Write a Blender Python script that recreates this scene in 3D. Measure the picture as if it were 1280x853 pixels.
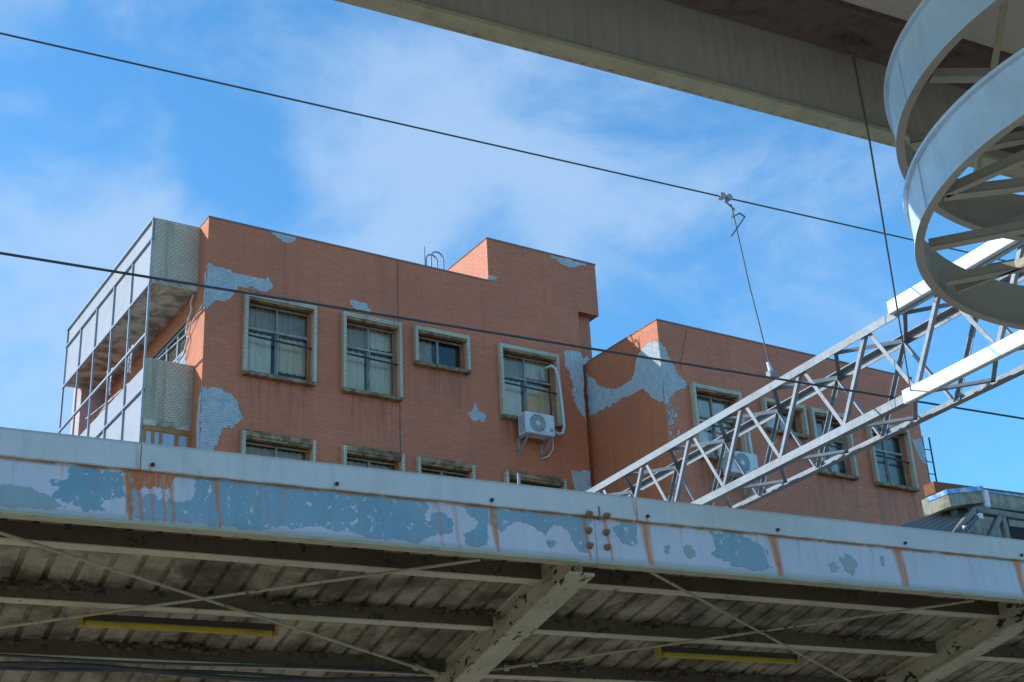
import bpy, bmesh, math, random
from mathutils import Vector, Matrix, noise as mnoise
from mathutils.geometry import delaunay_2d_cdt
random.seed(7)
R = math.radians
S = bpy.context.scene
for o in list(bpy.data.objects): bpy.data.objects.remove(o)
C = S.collection

# ------------------------------------------------------------------ camera
cam_d = bpy.data.cameras.new('camera'); cam = bpy.data.objects.new('camera', cam_d); C.objects.link(cam)
cam_d.sensor_width = 36; cam_d.lens = 36*1750/1280; cam_d.clip_start = .05; cam_d.clip_end = 3000
cam.matrix_world = Matrix(((0.890495, -0.142437, -0.432122, 0.0),
                           (-0.452451, -0.377448, -0.807973, 0.0),
                           (-0.048019, 0.915011, -0.400562, 1.6),
                           (0, 0, 0, 1)))
S.camera = cam
S.render.resolution_x, S.render.resolution_y = 1024, 682

# ------------------------------------------------------------------ light
SUN_TO = Vector((-1.046, .48, .58)).normalized()         # towards the sun
sun_el = math.asin(SUN_TO.z); sun_az = math.atan2(SUN_TO.x, SUN_TO.y)
sl = bpy.data.lights.new('sun', 'SUN'); sl.energy = 2.3; sl.angle = R(.5); sl.color = (1, .97, .92)
so = bpy.data.objects.new('sun', sl); C.objects.link(so); so.location = (-20, 10, 30)
so.rotation_euler = SUN_TO.to_track_quat('Z', 'Y').to_euler()
S.view_settings.view_transform = 'Standard'; S.view_settings.look = 'None'
S.view_settings.exposure = 0.98; S.view_settings.gamma = 1.0; S.view_settings.use_curve_mapping = False

W = bpy.data.worlds.new('World'); S.world = W; W.use_nodes = True
nt = W.node_tree; N = nt.nodes; L = nt.links
for n in list(N): N.remove(n)
def nd(nt_, typ, **k):
    n = nt_.nodes.new(typ)
    for a, b in k.items(): setattr(n, a, b)
    return n
out = nd(nt, 'ShaderNodeOutputWorld'); bg = nd(nt, 'ShaderNodeBackground'); bg.inputs['Strength'].default_value = .13
sky = nd(nt, 'ShaderNodeTexSky', sky_type='NISHITA', sun_disc=False, sun_elevation=sun_el, sun_rotation=sun_az)
sky.air_density = 1.0; sky.dust_density = .4; sky.ozone_density = 1.2
tc = nd(nt, 'ShaderNodeTexCoord')
mp = nd(nt, 'ShaderNodeMapping'); mp.inputs['Scale'].default_value = (1.0, 1.0, 1.5); mp.inputs['Location'].default_value = (.35, .1, .2)
L.new(tc.outputs['Generated'], mp.inputs['Vector'])
nz = nd(nt, 'ShaderNodeTexNoise'); nz.inputs['Scale'].default_value = 6.0; nz.inputs['Detail'].default_value = 9; nz.inputs['Roughness'].default_value = .61; nz.inputs['Distortion'].default_value = .35
L.new(mp.outputs[0], nz.inputs['Vector'])
acc = nz.outputs['Fac']
def blob(d, w, amt):
    """a soft bank of thin cloud (or a clear stretch) in one direction of the sky"""
    global acc
    dp = nd(nt, 'ShaderNodeVectorMath', operation='DOT_PRODUCT'); dp.inputs[1].default_value = Vector(d).normalized()
    nv = nd(nt, 'ShaderNodeVectorMath', operation='NORMALIZE'); L.new(tc.outputs['Generated'], nv.inputs[0]); L.new(nv.outputs[0], dp.inputs[0])
    mr = nd(nt, 'ShaderNodeMapRange', interpolation_type='SMOOTHSTEP'); mr.inputs['From Min'].default_value = math.cos(R(w)); mr.inputs['From Max'].default_value = 1
    mr.inputs['To Min'].default_value = 0; mr.inputs['To Max'].default_value = amt
    L.new(dp.outputs['Value'], mr.inputs['Value'])
    ad = nd(nt, 'ShaderNodeMath', operation='ADD'); L.new(acc, ad.inputs[0]); L.new(mr.outputs[0], ad.inputs[1]); acc = ad.outputs[0]
blob((.297, .803, .517), 8, .12)
blob((.138, .885, .444), 9, .21)
blob((.375, .786, .492), 8, .11)
blob((.432, .718, .546), 8, .08)
blob((.195, .793, .577), 7, -.12)
blob((.107, .843, .527), 5, -.14)
blob((.235, .828, .510), 3.5, -.16)
blob((.690, .640, .320), 14, -.12)
cr = nd(nt, 'ShaderNodeMapRange', interpolation_type='SMOOTHSTEP')
cr.inputs['From Min'].default_value = .385; cr.inputs['From Max'].default_value = .76; cr.inputs['To Max'].default_value = .74
L.new(acc, cr.inputs['Value'])
tint = nd(nt, 'ShaderNodeMix', data_type='RGBA', blend_type='MULTIPLY'); tint.inputs['Factor'].default_value = 1
tint.inputs[7].default_value = (.42, .87, 1.12, 1)
L.new(sky.outputs[0], tint.inputs[6])
mx = nd(nt, 'ShaderNodeMix', data_type='RGBA'); mx.inputs[7].default_value = (1.85, 2.66, 3.75, 1)
L.new(cr.outputs[0], mx.inputs['Factor']); L.new(tint.outputs[2], mx.inputs[6])
L.new(mx.outputs[2], bg.inputs['Color']); L.new(bg.outputs[0], out.inputs['Surface'])

# ------------------------------------------------------------------ material helpers
class MT:
    """small node-graph builder; coordinates are object coordinates"""
    def __init__(s, name):
        s.m = bpy.data.materials.new(name); s.m.use_nodes = True; s.t = s.m.node_tree
        for n in list(s.t.nodes): s.t.nodes.remove(n)
        s.o = s.n('ShaderNodeOutputMaterial'); s.b = s.n('ShaderNodeBsdfPrincipled'); s.l(s.b.outputs[0], s.o.inputs[0])
        s.tc = s.n('ShaderNodeTexCoord'); s.co = s.tc.outputs['Object']
    def n(s, typ, **k):
        x = s.t.nodes.new(typ)
        for a, b in k.items(): setattr(x, a, b)
        return x
    def l(s, a, b): s.t.links.new(a, b)
    def put(s, sock, v):
        if hasattr(v, 'is_linked') or isinstance(v, bpy.types.NodeSocket): s.l(v, sock)
        elif isinstance(v, (tuple, list)) and len(v) == 3 and sock.type == 'RGBA': sock.default_value = (*v, 1)
        else: sock.default_value = v
    def vec(s, scale=(1, 1, 1), loc=(0, 0, 0), rot=(0, 0, 0), co=None):
        m = s.n('ShaderNodeMapping'); m.inputs['Scale'].default_value = scale; m.inputs['Location'].default_value = loc; m.inputs['Rotation'].default_value = rot
        s.l(co or s.co, m.inputs[0]); return m.outputs[0]
    def noise(s, scale, detail=6, rough=.6, vec=None, dist=0):
        x = s.n('ShaderNodeTexNoise'); x.inputs['Scale'].default_value = scale; x.inputs['Detail'].default_value = detail
        x.inputs['Roughness'].default_value = rough; x.inputs['Distortion'].default_value = dist; s.l(vec or s.co, x.inputs['Vector']); return x.outputs['Fac']
    def rng(s, v, a, b, c=0, d=1, smooth=True):
        x = s.n('ShaderNodeMapRange', interpolation_type='SMOOTHSTEP' if smooth else 'LINEAR')
        for k, q in zip(('From Min', 'From Max', 'To Min', 'To Max'), (a, b, c, d)): x.inputs[k].default_value = q
        s.l(v, x.inputs['Value']); return x.outputs[0]
    def math(s, op, a, b=0):
        x = s.n('ShaderNodeMath', operation=op); s.put(x.inputs[0], a); s.put(x.inputs[1], b); return x.outputs[0]
    def mix(s, f, a, b, mode='MIX'):
        x = s.n('ShaderNodeMix', data_type='RGBA', blend_type=mode); s.put(x.inputs['Factor'], f); s.put(x.inputs[6], a); s.put(x.inputs[7], b); return x.outputs[2]
    def sep(s, v=None):
        x = s.n('ShaderNodeSeparateXYZ'); s.l(v or s.co, x.inputs[0]); return x.outputs
    def comb(s, a, b, c=0.0):
        x = s.n('ShaderNodeCombineXYZ'); s.put(x.inputs[0], a); s.put(x.inputs[1], b); s.put(x.inputs[2], c); return x.outputs[0]
    def bump(s, h, dist=.01, strength=.6):
        x = s.n('ShaderNodeBump'); x.inputs['Distance'].default_value = dist; x.inputs['Strength'].default_value = strength
        s.l(h, x.inputs['Height']); s.l(x.outputs[0], s.b.inputs['Normal'])
    def done(s, col, rough=.6, metal=0, spec=.5):
        s.put(s.b.inputs['Base Color'], col); s.put(s.b.inputs['Roughness'], rough); s.put(s.b.inputs['Metallic'], metal)
        s.b.inputs['Specular IOR Level'].default_value = spec; return s.m

def tiled(name, base, var, mortar, tw, th, stain, rough=.4, gap=.006, spec=.5, stain_amt=.55, streak=True, rows=0, sills=()):
    t = MT(name); x, y, z = t.sep()
    uv = t.comb(t.math('ADD', x, y), z)
    b = t.n('ShaderNodeTexBrick'); b.offset = .5; b.inputs['Scale'].default_value = 1
    b.inputs['Brick Width'].default_value = tw; b.inputs['Row Height'].default_value = th; b.inputs['Mortar Size'].default_value = gap
    b.inputs['Mortar Smooth'].default_value = .2; b.inputs['Bias'].default_value = 0
    t.put(b.inputs['Color1'], base); t.put(b.inputs['Color2'], var); t.put(b.inputs['Mortar'], mortar); t.l(uv, b.inputs['Vector'])
    big = t.noise(.55, 5, .6); c0 = b.outputs['Color']
    if rows:
        fr_ = t.math('ABSOLUTE', t.math('SUBTRACT', t.math('FRACT', t.math('DIVIDE', z, th)), .5)); c0 = t.mix(t.rng(fr_, .36, .47, 0, rows), c0, tuple(q*.52 for q in base))
    c = t.mix(t.rng(big, .35, .7, 0, .32), c0, stain)
    if streak:
        st = t.noise(1.0, 5, .65, t.vec((3.2, 3.2, .22)))
        c = t.mix(t.math('MULTIPLY', t.rng(st, .5, .78), stain_amt), c, stain)
    if sills:
        run = t.rng(t.noise(1, 5, .62, t.vec((9, 9, .45))), .40, .68); tot = None
        for a_, b_, zt in sills:
            k = t.math('MULTIPLY', t.rng(x, a_-.10, a_+.10), t.rng(x, b_+.10, b_-.10)); k = t.math('MULTIPLY', k, t.math('MULTIPLY', t.rng(z, zt-1.5, zt, 0, 1), t.rng(z, zt+.12, zt, 0, 1)))
            tot = k if tot is None else t.math('MAXIMUM', tot, k)
        c = t.mix(t.math('MULTIPLY', t.math('MULTIPLY', tot, run), .62), c, (.16, .055, .03))
    sp = t.noise(11, 2, .5); c = t.mix(t.rng(sp, .70, .76, 0, .55), c, (.70, .42, .30))
    fine = t.noise(38, 3, .7)
    c = t.mix(t.rng(fine, .35, .75, 0, .25), c, stain)
    h = t.math('SUBTRACT', t.math('MULTIPLY', t.noise(14, 3), .3), b.outputs['Fac'])
    t.bump(h, .006, .55)
    return t.done(c, t.rng(t.noise(6), .3, .7, rough-.08, rough+.15), 0, spec)

M = {}
GZ = -1.1
RED = dict(base=(.70, .197, .078), var=(.61, .166, .067), mortar=(.46, .13, .06), tw=.235, th=.060, stain=(.36, .105, .052), rough=.5, stain_amt=.7, rows=.75, gap=.004)
M['red_tile'] = tiled('red_facade_tile', sills=[(a, b, c-GZ) for a, b, c in ((.85, 2.5, 12.92), (3.14, 4.59, 12.92), (4.94, 6.37, 13.88), (7.2, 8.87, 12.95))], **RED)
M['red_tile_annex'] = tiled('red_annex_tile', sills=[(a-9.8, b-9.8, c-GZ) for a, b, c in ((10.58, 12.02, 11.58), (12.72, 14.04, 12.52), (14.24, 15.5, 11.68), (16.14, 17.56, 11.64))], **RED)
M['pale_tile'] = tiled('pale_mosaic_tile', (.72, .62, .48), (.62, .53, .41), (.40, .33, .23), .10, .056, (.24, .19, .11), .5, .009, stain_amt=.8)

def render_patch_mat():
    t = MT('bare_cement'); a = t.noise(5.5, 8, .72, dist=.6); b = t.noise(24, 6, .75, t.vec((1, 1, 2.2))); c = t.noise(70, 3)
    col = t.mix(t.rng(a, .3, .72), (.62, .69, .72), (.90, .92, .93))
    col = t.mix(t.rng(b, .48, .70, 0, .6), col, (.34, .42, .46))
    col = t.mix(t.rng(t.noise(3.2, 7, .75, dist=1.2), .58, .72, 0, .75), col, (.26, .17, .11))
    col = t.mix(t.rng(t.noise(18, 5, .8, dist=.8), .60, .74, 0, .5), col, (.80, .84, .86))
    x, y, z = t.sep()
    br = t.n('ShaderNodeTexBrick'); br.offset = .5; br.inputs['Scale'].default_value = 1; br.inputs['Brick Width'].default_value = .235
    br.inputs['Row Height'].default_value = .060; br.inputs['Mortar Size'].default_value = .007
    t.l(t.comb(t.math('ADD', x, y), z), br.inputs['Vector'])
    col = t.mix(t.math('MULTIPLY', br.outputs['Fac'], .35), col, (.22, .29, .33))
    t.bump(t.math('ADD', t.math('MULTIPLY', b, 1.2), t.math('ADD', a, t.math('MULTIPLY', br.outputs['Fac'], -.5))), .05, 1.0)
    return t.done(col, .9, 0, .2)
M['cement'] = render_patch_mat()

def dirty(name, base, dirt, amt=.6, scale=3., rough=.6, metal=0, spec=.4, bump=.004, streak=0, lo=.45, hi=.7, stretch=(1, 1, 1), world=False):
    t = MT(name)
    if world: t.co = t.n('ShaderNodeNewGeometry').outputs['Position']
    a = t.noise(scale, 8, .66, t.vec(stretch), .3); b = t.noise(scale*9, 4, .7)
    col = t.mix(t.math('MULTIPLY', t.rng(a, lo, hi), amt), base, dirt)
    col = t.mix(t.rng(b, .4, .8, 0, .3), col, dirt)
    if streak:
        s_ = t.noise(2.2, 5, .6, t.vec((7, 7, .5))); col = t.mix(t.math('MULTIPLY', t.rng(s_, .5, .72), streak), col, dirt)
    t.bump(t.math('ADD', a, t.math('MULTIPLY', b, .3)), bump, .6)
    return t.done(col, t.rng(b, .3, .7, max(rough-.1, .05), min(rough+.15, 1)), metal, spec)
M['white_panel'] = dirty('white_balcony_panel', (.34, .34, .385), (.24, .235, .24), .5, 1.6, .55, streak=.35)
M['soffit'] = dirty('stained_soffit', (.60, .58, .48), (.17, .14, .08), .85, 2.2, .85, lo=.40, hi=.62)
M['blue_metal'] = dirty('grey_blue_metal', (.30, .36, .44), (.22, .20, .18), .5, 6, .45)
M['alu'] = dirty('dull_aluminium', (.33, .33, .29), (.12, .10, .07), .7, 5, .5)
M['dark_metal'] = dirty('dark_rusty_metal', (.035, .03, .027), (.09, .04, .02), .6, 6, .6)
M['sill'] = dirty('mossy_sill', (.40, .27, .15), (.085, .06, .035), .8, 5, .9, bump=.02, lo=.38, hi=.6)
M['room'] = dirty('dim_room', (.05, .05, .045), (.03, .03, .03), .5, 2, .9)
M['curtain'] = dirty('grey_curtain', (.72, .69, .62), (.48, .45, .40), .6, 2.4, .9)
M['beige_curtain'] = dirty('beige_curtain', (.74, .64, .52), (.50, .42, .33), .6, 2.4, .9)
M['white_blind'] = dirty('white_blind', (.78, .76, .74), (.55, .53, .50), .6, 2.4, .9)
M['dark_curtain'] = dirty('dark_screen', (.42, .37, .30), (.26, .22, .18), .6, 2.4, .9)
M['orange_wood'] = dirty('orange_timber', (.50, .20, .05), (.28, .11, .04), .6, 5, .6)
M['blue_pane'] = dirty('pale_blue_glass', (.40, .52, .68), (.30, .40, .50), .5, 3, .2)
M['ac_white'] = dirty('ac_casing', (.62, .66, .68), (.40, .40, .36), .5, 6, .45)
M['ac_dark'] = dirty('ac_fan', (.24, .28, .29), (.10, .11, .11), .5, 8, .5)
M['pipe_white'] = dirty('pipe_wrap', (.62, .64, .64), (.36, .34, .30), .6, 7, .6)
M['galv'] = dirty('galvanised_steel', (.27, .285, .31), (.17, .175, .18), .7, 4, .55, .1, .4, streak=.4)
M['white_strip'] = dirty('white_cover_strip', (.64, .66, .68), (.50, .48, .44), .4, 14, .5, lo=.55, hi=.75)
M['ring'] = dirty('ring_paint', (.58, .74, .94), (.42, .50, .58), .45, 3.5, .42, streak=.4)
M['ring_dark'] = dirty('ring_shade_and_bars', (.42, .41, .36), (.30, .285, .25), .5, 2.5, .5)  # shade of the hoops' inner and under faces put into colour; crossbars share it
M['cable'] = dirty('cable_sheath', (.07, .075, .08), (.02, .02, .02), .4, 9, .6)
M['steel_wire'] = dirty('stranded_steel', (.12, .12, .12), (.07, .06, .05), .5, 9, .5, .5)
M['concrete'] = dirty('pale_concrete', (.52, .44, .34), (.38, .32, .24), .6, .8, .9, bump=.01)
M['asphalt'] = dirty('asphalt', (.20, .175, .145), (.14, .125, .10), .5, .6, .9)
M['ballast'] = dirty('ballast', (.24, .20, .15), (.14, .115, .085), .8, 6, .95, bump=.05)
M['roofing'] = dirty('roof_membrane', (.25, .25, .24), (.14, .14, .13), .6, 1, .9)
M['ceiling'] = dirty('canopy_ceiling', (.62, .57, .51), (.46, .41, .36), .6, 1.5, .85)
M['rust_beam'] = dirty('rust_brown_beam', (.17, .12, .10), (.085, .06, .05), .8, 18, .9, bump=.01)
M['edge_web'] = dirty('brown_fascia', (.43, .37, .295), (.34, .29, .225), .6, 1.6, .75, stretch=(22, 1, .5), lo=.40, hi=.66)
M['edge_flange'] = dirty('green_grey_flange', (.47, .45, .31), (.28, .25, .16), .6, 6, .7)
M['sheet'] = dirty('roof_sheet_underside', (.38, .325, .235), (.08, .06, .038), .95, 2.1, .75, lo=.36, hi=.64, world=True)
M['yellow'] = dirty('yellow_diffuser', (.42, .29, .025), (.20, .14, .025), .5, 3, .5)
M['tin_blue'] = dirty('blue_tarp', (.06, .26, .62), (.50, .58, .66), .7, 7, .4, lo=.45, hi=.55)
M['weathered_white'] = dirty('weathered_board', (.34, .32, .26), (.10, .075, .05), .8, 3.5, .85, streak=.7)
M['corr'] = dirty('grey_corrugated_sheet', (.13, .14, .14), (.06, .06, .055), .6, 2, .5)
M['rust'] = dirty('rusted_sheet', (.26, .10, .035), (.10, .05, .03), .7, 5, .85)
M['black'] = dirty('dark_interior', (.02, .02, .02), (.012, .012, .012), .4, 2, .8)
M['frame_grey'] = dirty('grey_frame', (.20, .20, .19), (.10, .09, .08), .6, 4, .7)
M['pink_wall'] = dirty('pale_pink_render', (.55, .42, .42), (.38, .30, .28), .5, 1.5, .8)
M['mud'] = dirty('nest_debris', (.12, .085, .05), (.03, .024, .016), .7, 9, .95, bump=.02)

def flaky(name, base, dark, amt_lo, amt_hi):
    """cream paint that flaked off in small dark scabs"""
    t = MT(name); a = t.noise(3.0, 4, .6); b = t.noise(13, 7, .7, t.vec((1.0, .55, 1.0)), .4)
    k = t.math('ADD', b, t.math('MULTIPLY', t.math('SUBTRACT', a, .5), .45))
    f = t.rng(k, amt_lo, amt_hi)
    base2 = t.mix(t.rng(t.noise(1.8, 6), .35, .7, 0, .6), base, tuple(c*.62 for c in base))
    base2 = t.mix(t.rng(t.noise(30, 4), .5, .8, 0, .4), base2, (.20, .11, .05))
    col = t.mix(f, base2, dark); t.bump(t.math('SUBTRACT', t.math('MULTIPLY', a, .2), f), .004, .8)
    return t.done(col, .7, 0, .35)
M['rafter'] = flaky('flaking_cream_paint', (.52, .46, .32), (.05, .03, .02), .595, .625)
M['rod'] = flaky('brown_rod_paint', (.46, .39, .27), (.08, .05, .03), .60, .66)
M['web'] = flaky('dark_purlin_web', (.13, .095, .060), (.05, .035, .024), .56, .66)  # purlin webs, darker and browner than their flanges
M['purlin'] = flaky('grey_green_paint', (.60, .56, .40), (.11, .075, .045), .64, .70)

STREAKS = [(1.66, .028, 1), (1.72, .02, .8), (1.79, .016, .55), (1.86, .016, .6), (1.91, .02, .7), (2.19, .022, .85), (2.5, .012, .25), (3.66, .02, .35), (3.78, .02, .4), (4.06, .03, .9),
           (4.76, .018, .8), (4.93, .016, .75), (5.25, .045, .9), (6.36, .05, 1), (7.55, .055, 1), (8.80, .05, 1)]
def fascia_mat(name, base, base2, fleck=None, top=False):
    t = MT(name); x, y, z = t.sep()
    warp = t.math('MULTIPLY', t.math('SUBTRACT', t.noise(5, 4), .5), .05)
    slant = t.math('MULTIPLY', t.math('SUBTRACT', 4.33, z), .12)
    xx = t.math('SUBTRACT', t.math('ADD', x, warp), slant)
    mask = None
    taper = t.rng(z, 4.02, 4.33, .55, 1.0, False)
    for p, w, a in STREAKS:
        d = t.math('ABSOLUTE', t.math('SUBTRACT', xx, p))
        d = t.math('DIVIDE', d, taper)
        m = t.rng(d, w*.25, w*1.5, a, 0)
        mask = m if mask is None else t.math('MAXIMUM', mask, m)
    brk = t.noise(1, 6, .7, t.vec((60, 60, 3.5)))
    mask = t.math('MULTIPLY', mask, t.rng(brk, .28, .58, .45, 1))
    runs = t.noise(1, 5, .6, t.vec((26, 26, 1.2)))          # fine weeping below the seam
    weep = t.math('MULTIPLY', t.rng(runs, .52, .70), t.rng(z, 4.06, 4.33, .05, .75, False))
    seam = t.math('MULTIPLY', t.rng(z, 4.300, 4.322), t.rng(t.noise(7, 5), .30, .55))
    col = t.mix(t.rng(t.noise(2.2, 6), .3, .7), base, base2)
    col = t.mix(t.rng(t.noise(1, 4, .6, t.vec((14, 14, 1.5))), .45, .75, 0, .35), col, tuple(c*.72 for c in base))
    if fleck:
        f = t.rng(t.noise(16, 7, .68, dist=.4), .595, .62); col = t.mix(f, col, fleck)
    if top:
        for p, w, a in ((1.731, .02, .75), (5.191, .02, .7), (1.80, .014, .8), (2.96, .014, .75), (4.05, .012, .7), (5.27, .014, .7), (6.4, .010, .5), (4.81, .03, .6), (2.1, .03, .3)):
            d = t.math('ABSOLUTE', t.math('SUBTRACT', xx, p-.01)); m = t.math('MULTIPLY', t.rng(d, w*.1, w, a, 0), t.rng(z, 4.50 if p in (1.731, 5.191) else 4.385, 4.37 if p in (1.731, 5.191) else 4.35, .35 if p in (1.731, 5.191) else 0, 1))
            col = t.mix(t.math('MULTIPLY', m, t.rng(brk, .25, .6, .3, 1)), col, (.60, .22, .045))
        edge = t.math('MULTIPLY', t.rng(z, 4.345, 4.32), t.rng(t.noise(5, 6), .36, .62)); col = t.mix(t.math('MULTIPLY', edge, .8), col, (.42, .22, .07))
        col = t.mix(t.math('MULTIPLY', t.rng(z, 4.475, 4.50), .5), col, (.30, .22, .12))
        col = t.mix(t.rng(t.noise(1.1, 5), .5, .75, 0, .45), col, (.58, .54, .40))
    else:
        col = t.mix(t.math('MULTIPLY', weep, .8), col, (.58, .30, .07))
        rustc = t.mix(t.rng(t.noise(22, 4), .35, .7), (.62, .15, .02), (.60, .27, .05))
        col = t.mix(mask, col, rustc); col = t.mix(t.math('MULTIPLY', seam, .85), col, (.36, .16, .045))
        low = t.math('MULTIPLY', t.rng(z, 4.07, 4.03), .45); col = t.mix(low, col, (.30, .30, .26))
    t.bump(t.noise(9, 6), .002, .5)
    return t.done(col, .5, 0, .4)
WHITE_OLD = (.66, .675, .72)
M['fascia'] = fascia_mat('old_white_fascia_paint', WHITE_OLD, (.60, .61, .65))
M['fascia_blue'] = fascia_mat('older_blue_fascia_paint', (.20, .38, .47), (.29, .43, .49), WHITE_OLD)
M['fascia_grey'] = fascia_mat('grey_blue_undercoat', (.31, .43, .44), (.37, .46, .46))
M['fascia_rust'] = dirty('red_rust', (.58, .17, .06), (.60, .42, .28), .6, 3, .85, lo=.5, hi=.6, stretch=(9, 9, 1))
M['flashing'] = fascia_mat('grey_white_flashing', (.69, .68, .63), (.62, .62, .58), top=True)
M['bolt'] = dirty('rusty_bolt', (.34, .20, .10), (.15, .07, .03), .7, 20, .8)

def glass_mat(name, tint, mirror):
    m = bpy.data.materials.new(name); m.use_nodes = True; t = m.node_tree
    for n in list(t.nodes): t.nodes.remove(n)
    o = t.nodes.new('ShaderNodeOutputMaterial'); mixs = t.nodes.new('ShaderNodeMixShader'); tr = t.nodes.new('ShaderNodeBsdfTransparent'); g = t.nodes.new('ShaderNodeBsdfGlossy')
    tr.inputs[0].default_value = (*tint, 1); g.inputs[0].default_value = (.9, .95, .95, 1); g.inputs['Roughness'].default_value = .12
    fr = t.nodes.new('ShaderNodeFresnel'); fr.inputs[0].default_value = 1.38
    ad = t.nodes.new('ShaderNodeMath'); ad.operation = 'ADD'; ad.inputs[1].default_value = mirror
    t.links.new(fr.outputs[0], ad.inputs[0]); t.links.new(ad.outputs[0], mixs.inputs[0]); t.links.new(tr.outputs[0], mixs.inputs[1]); t.links.new(g.outputs[0], mixs.inputs[2]); t.links.new(mixs.outputs[0], o.inputs[0])
    return m
M['glass'] = glass_mat('dusty_window_glass', (.95, .92, .86), .0)

# ------------------------------------------------------------------ mesh helpers
class MB:
    def __init__(s): s.v = []; s.f = []; s.mi = []
    def quad(s, pts, mi=0):
        k = len(s.v); s.v += [tuple(p) for p in pts]; s.f.append(tuple(range(k, k+len(pts)))); s.mi.append(mi); return s
    def box(s, x0, x1, y0, y1, z0, z1, mi=0):
        x0, x1 = sorted((x0, x1)); y0, y1 = sorted((y0, y1)); z0, z1 = sorted((z0, z1))
        k = len(s.v)
        s.v += [(x, y, z) for z in (z0, z1) for y in (y0, y1) for x in (x0, x1)]
        for f in ((0, 2, 3, 1), (4, 5, 7, 6), (0, 1, 5, 4), (2, 6, 7, 3), (0, 4, 6, 2), (1, 3, 7, 5)): s.f.append(tuple(k+i for i in f)); s.mi.append(mi)
        return s
    def bar(s, a, b, w, h=None, up=(0, 0, 1), mi=0):
        a, b = Vector(a), Vector(b); h = h or w; d = (b-a).normalized(); u = Vector(up)
        if abs(d.dot(u)) > .98: u = Vector((1, 0, 0))
        r = d.cross(u).normalized(); u = r.cross(d).normalized(); k = len(s.v)
        for p in (a, b):
            for i, j in ((-1, -1), (1, -1), (1, 1), (-1, 1)): s.v.append(tuple(p + r*(i*w/2) + u*(j*h/2)))
        for f in ((3, 2, 1, 0), (4, 5, 6, 7), (0, 1, 5, 4), (1, 2, 6, 5), (2, 3, 7, 6), (3, 0, 4, 7)): s.f.append(tuple(k+i for i in f)); s.mi.append(mi)
        return s
    def angle(s, a, b, leg, t, ru, rv):
        """steel angle from a to b with legs along ru and rv"""
        a, b = Vector(a), Vector(b); ru, rv = Vector(ru).normalized(), Vector(rv).normalized()
        prof = [(0, 0), (leg, 0), (leg, t), (t, t), (t, leg), (0, leg)]; k = len(s.v)
        for p in (a, b):
            for i, j in prof: s.v.append(tuple(p + ru*i + rv*j))
        n = 6
        for i in range(n): s.f.append((k+i, k+(i+1) % n, k+n+(i+1) % n, k+n+i)); s.mi.append(0)
        s.f.append(tuple(k+i for i in reversed(range(n)))); s.f.append(tuple(k+n+i for i in range(n))); s.mi += [0, 0]
        return s
    def tube(s, pts, r, seg=8, mi=0):
        pts = [Vector(p) for p in pts]; k = len(s.v); n = len(pts); pr = None
        for i, p in enumerate(pts):
            d = (pts[min(i+1, n-1)] - pts[max(i-1, 0)]).normalized()
            u = pr if pr and abs(pr.dot(d)) < .95 else (Vector((0, 0, 1)) if abs(d.z) < .9 else Vector((1, 0, 0)))
            a = d.cross(u).normalized(); b = a.cross(d).normalized(); pr = b
            rr = r[i] if isinstance(r, (list, tuple)) else r
            for j in range(seg):
                th = 2*math.pi*j/seg; s.v.append(tuple(p + a*(rr*math.cos(th)) + b*(rr*math.sin(th))))
        for i in range(n-1):
            for j in range(seg):
                s.f.append((k+i*seg+j, k+i*seg+(j+1) % seg, k+(i+1)*seg+(j+1) % seg, k+(i+1)*seg+j)); s.mi.append(mi)
        s.f.append(tuple(k+j for j in reversed(range(seg)))); s.f.append(tuple(k+(n-1)*seg+j for j in range(seg))); s.mi += [mi, mi]
        return s
    def lathe(s, cx, cy, prof, seg=96, a0=0, a1=2*math.pi):
        """closed profile [(r,z)...] round a vertical axis"""
        k = len(s.v); n = len(prof); full = abs(a1-a0-2*math.pi) < 1e-6; m = seg if full else seg+1
        for i in range(m):
            th = a0+(a1-a0)*i/seg
            for r, z in prof: s.v.append((cx+r*math.cos(th), cy+r*math.sin(th), z))
        for i in range(seg):
            i2 = (i+1) % m
            for j in range(n): s.f.append((k+i*n+j, k+i2*n+j, k+i2*n+(j+1) % n, k+i*n+(j+1) % n)); s.mi.append(0)
        return s
    def build(s, name, mats, parent=None, smooth=False, bevel=0, off=(0, 0, 0)):
        me = bpy.data.meshes.new(name)
        ox, oy, oz = off
        me.from_pydata([(x-ox, y-oy, z-oz) for x, y, z in s.v], [], s.f)
        if isinstance(mats, str): mats = [mats]
        for m in mats: me.materials.append(M[m])
        if len(mats) > 1:
            for p, i in zip(me.polygons, s.mi): p.material_index = i
        bm = bmesh.new(); bm.from_mesh(me)
        bmesh.ops.recalc_face_normals(bm, faces=bm.faces)
        if bevel: bmesh.ops.bevel(bm, geom=list(bm.edges), offset=bevel, segments=1, affect='EDGES', clamp_overlap=True)
        bm.to_mesh(me); bm.free()
        if smooth:
            for p in me.polygons: p.use_smooth = True
            me.set_sharp_from_angle(angle=R(40))
        o = bpy.data.objects.new(name, me); C.objects.link(o)
        if parent: o.parent = parent
        return o
def tag(o, label=None, cat=None, group=None, kind=None):
    if label: o['label'] = label
    if cat: o['category'] = cat
    if group: o['group'] = group
    if kind: o['kind'] = kind
    return o
def thing(name, loc, label, cat, group=None, rz=0):
    o = bpy.data.objects.new(name, None); C.objects.link(o); o.location = loc; o.rotation_euler = (0, 0, rz); o.empty_display_size = .3
    return tag(o, label, cat, group)
def share(o, parent, loc=(0, 0, 0), rot=None):
    c = o.copy(); C.objects.link(c); c.parent = parent; c.location = loc
    if rot: c.rotation_euler = rot
    return c

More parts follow.
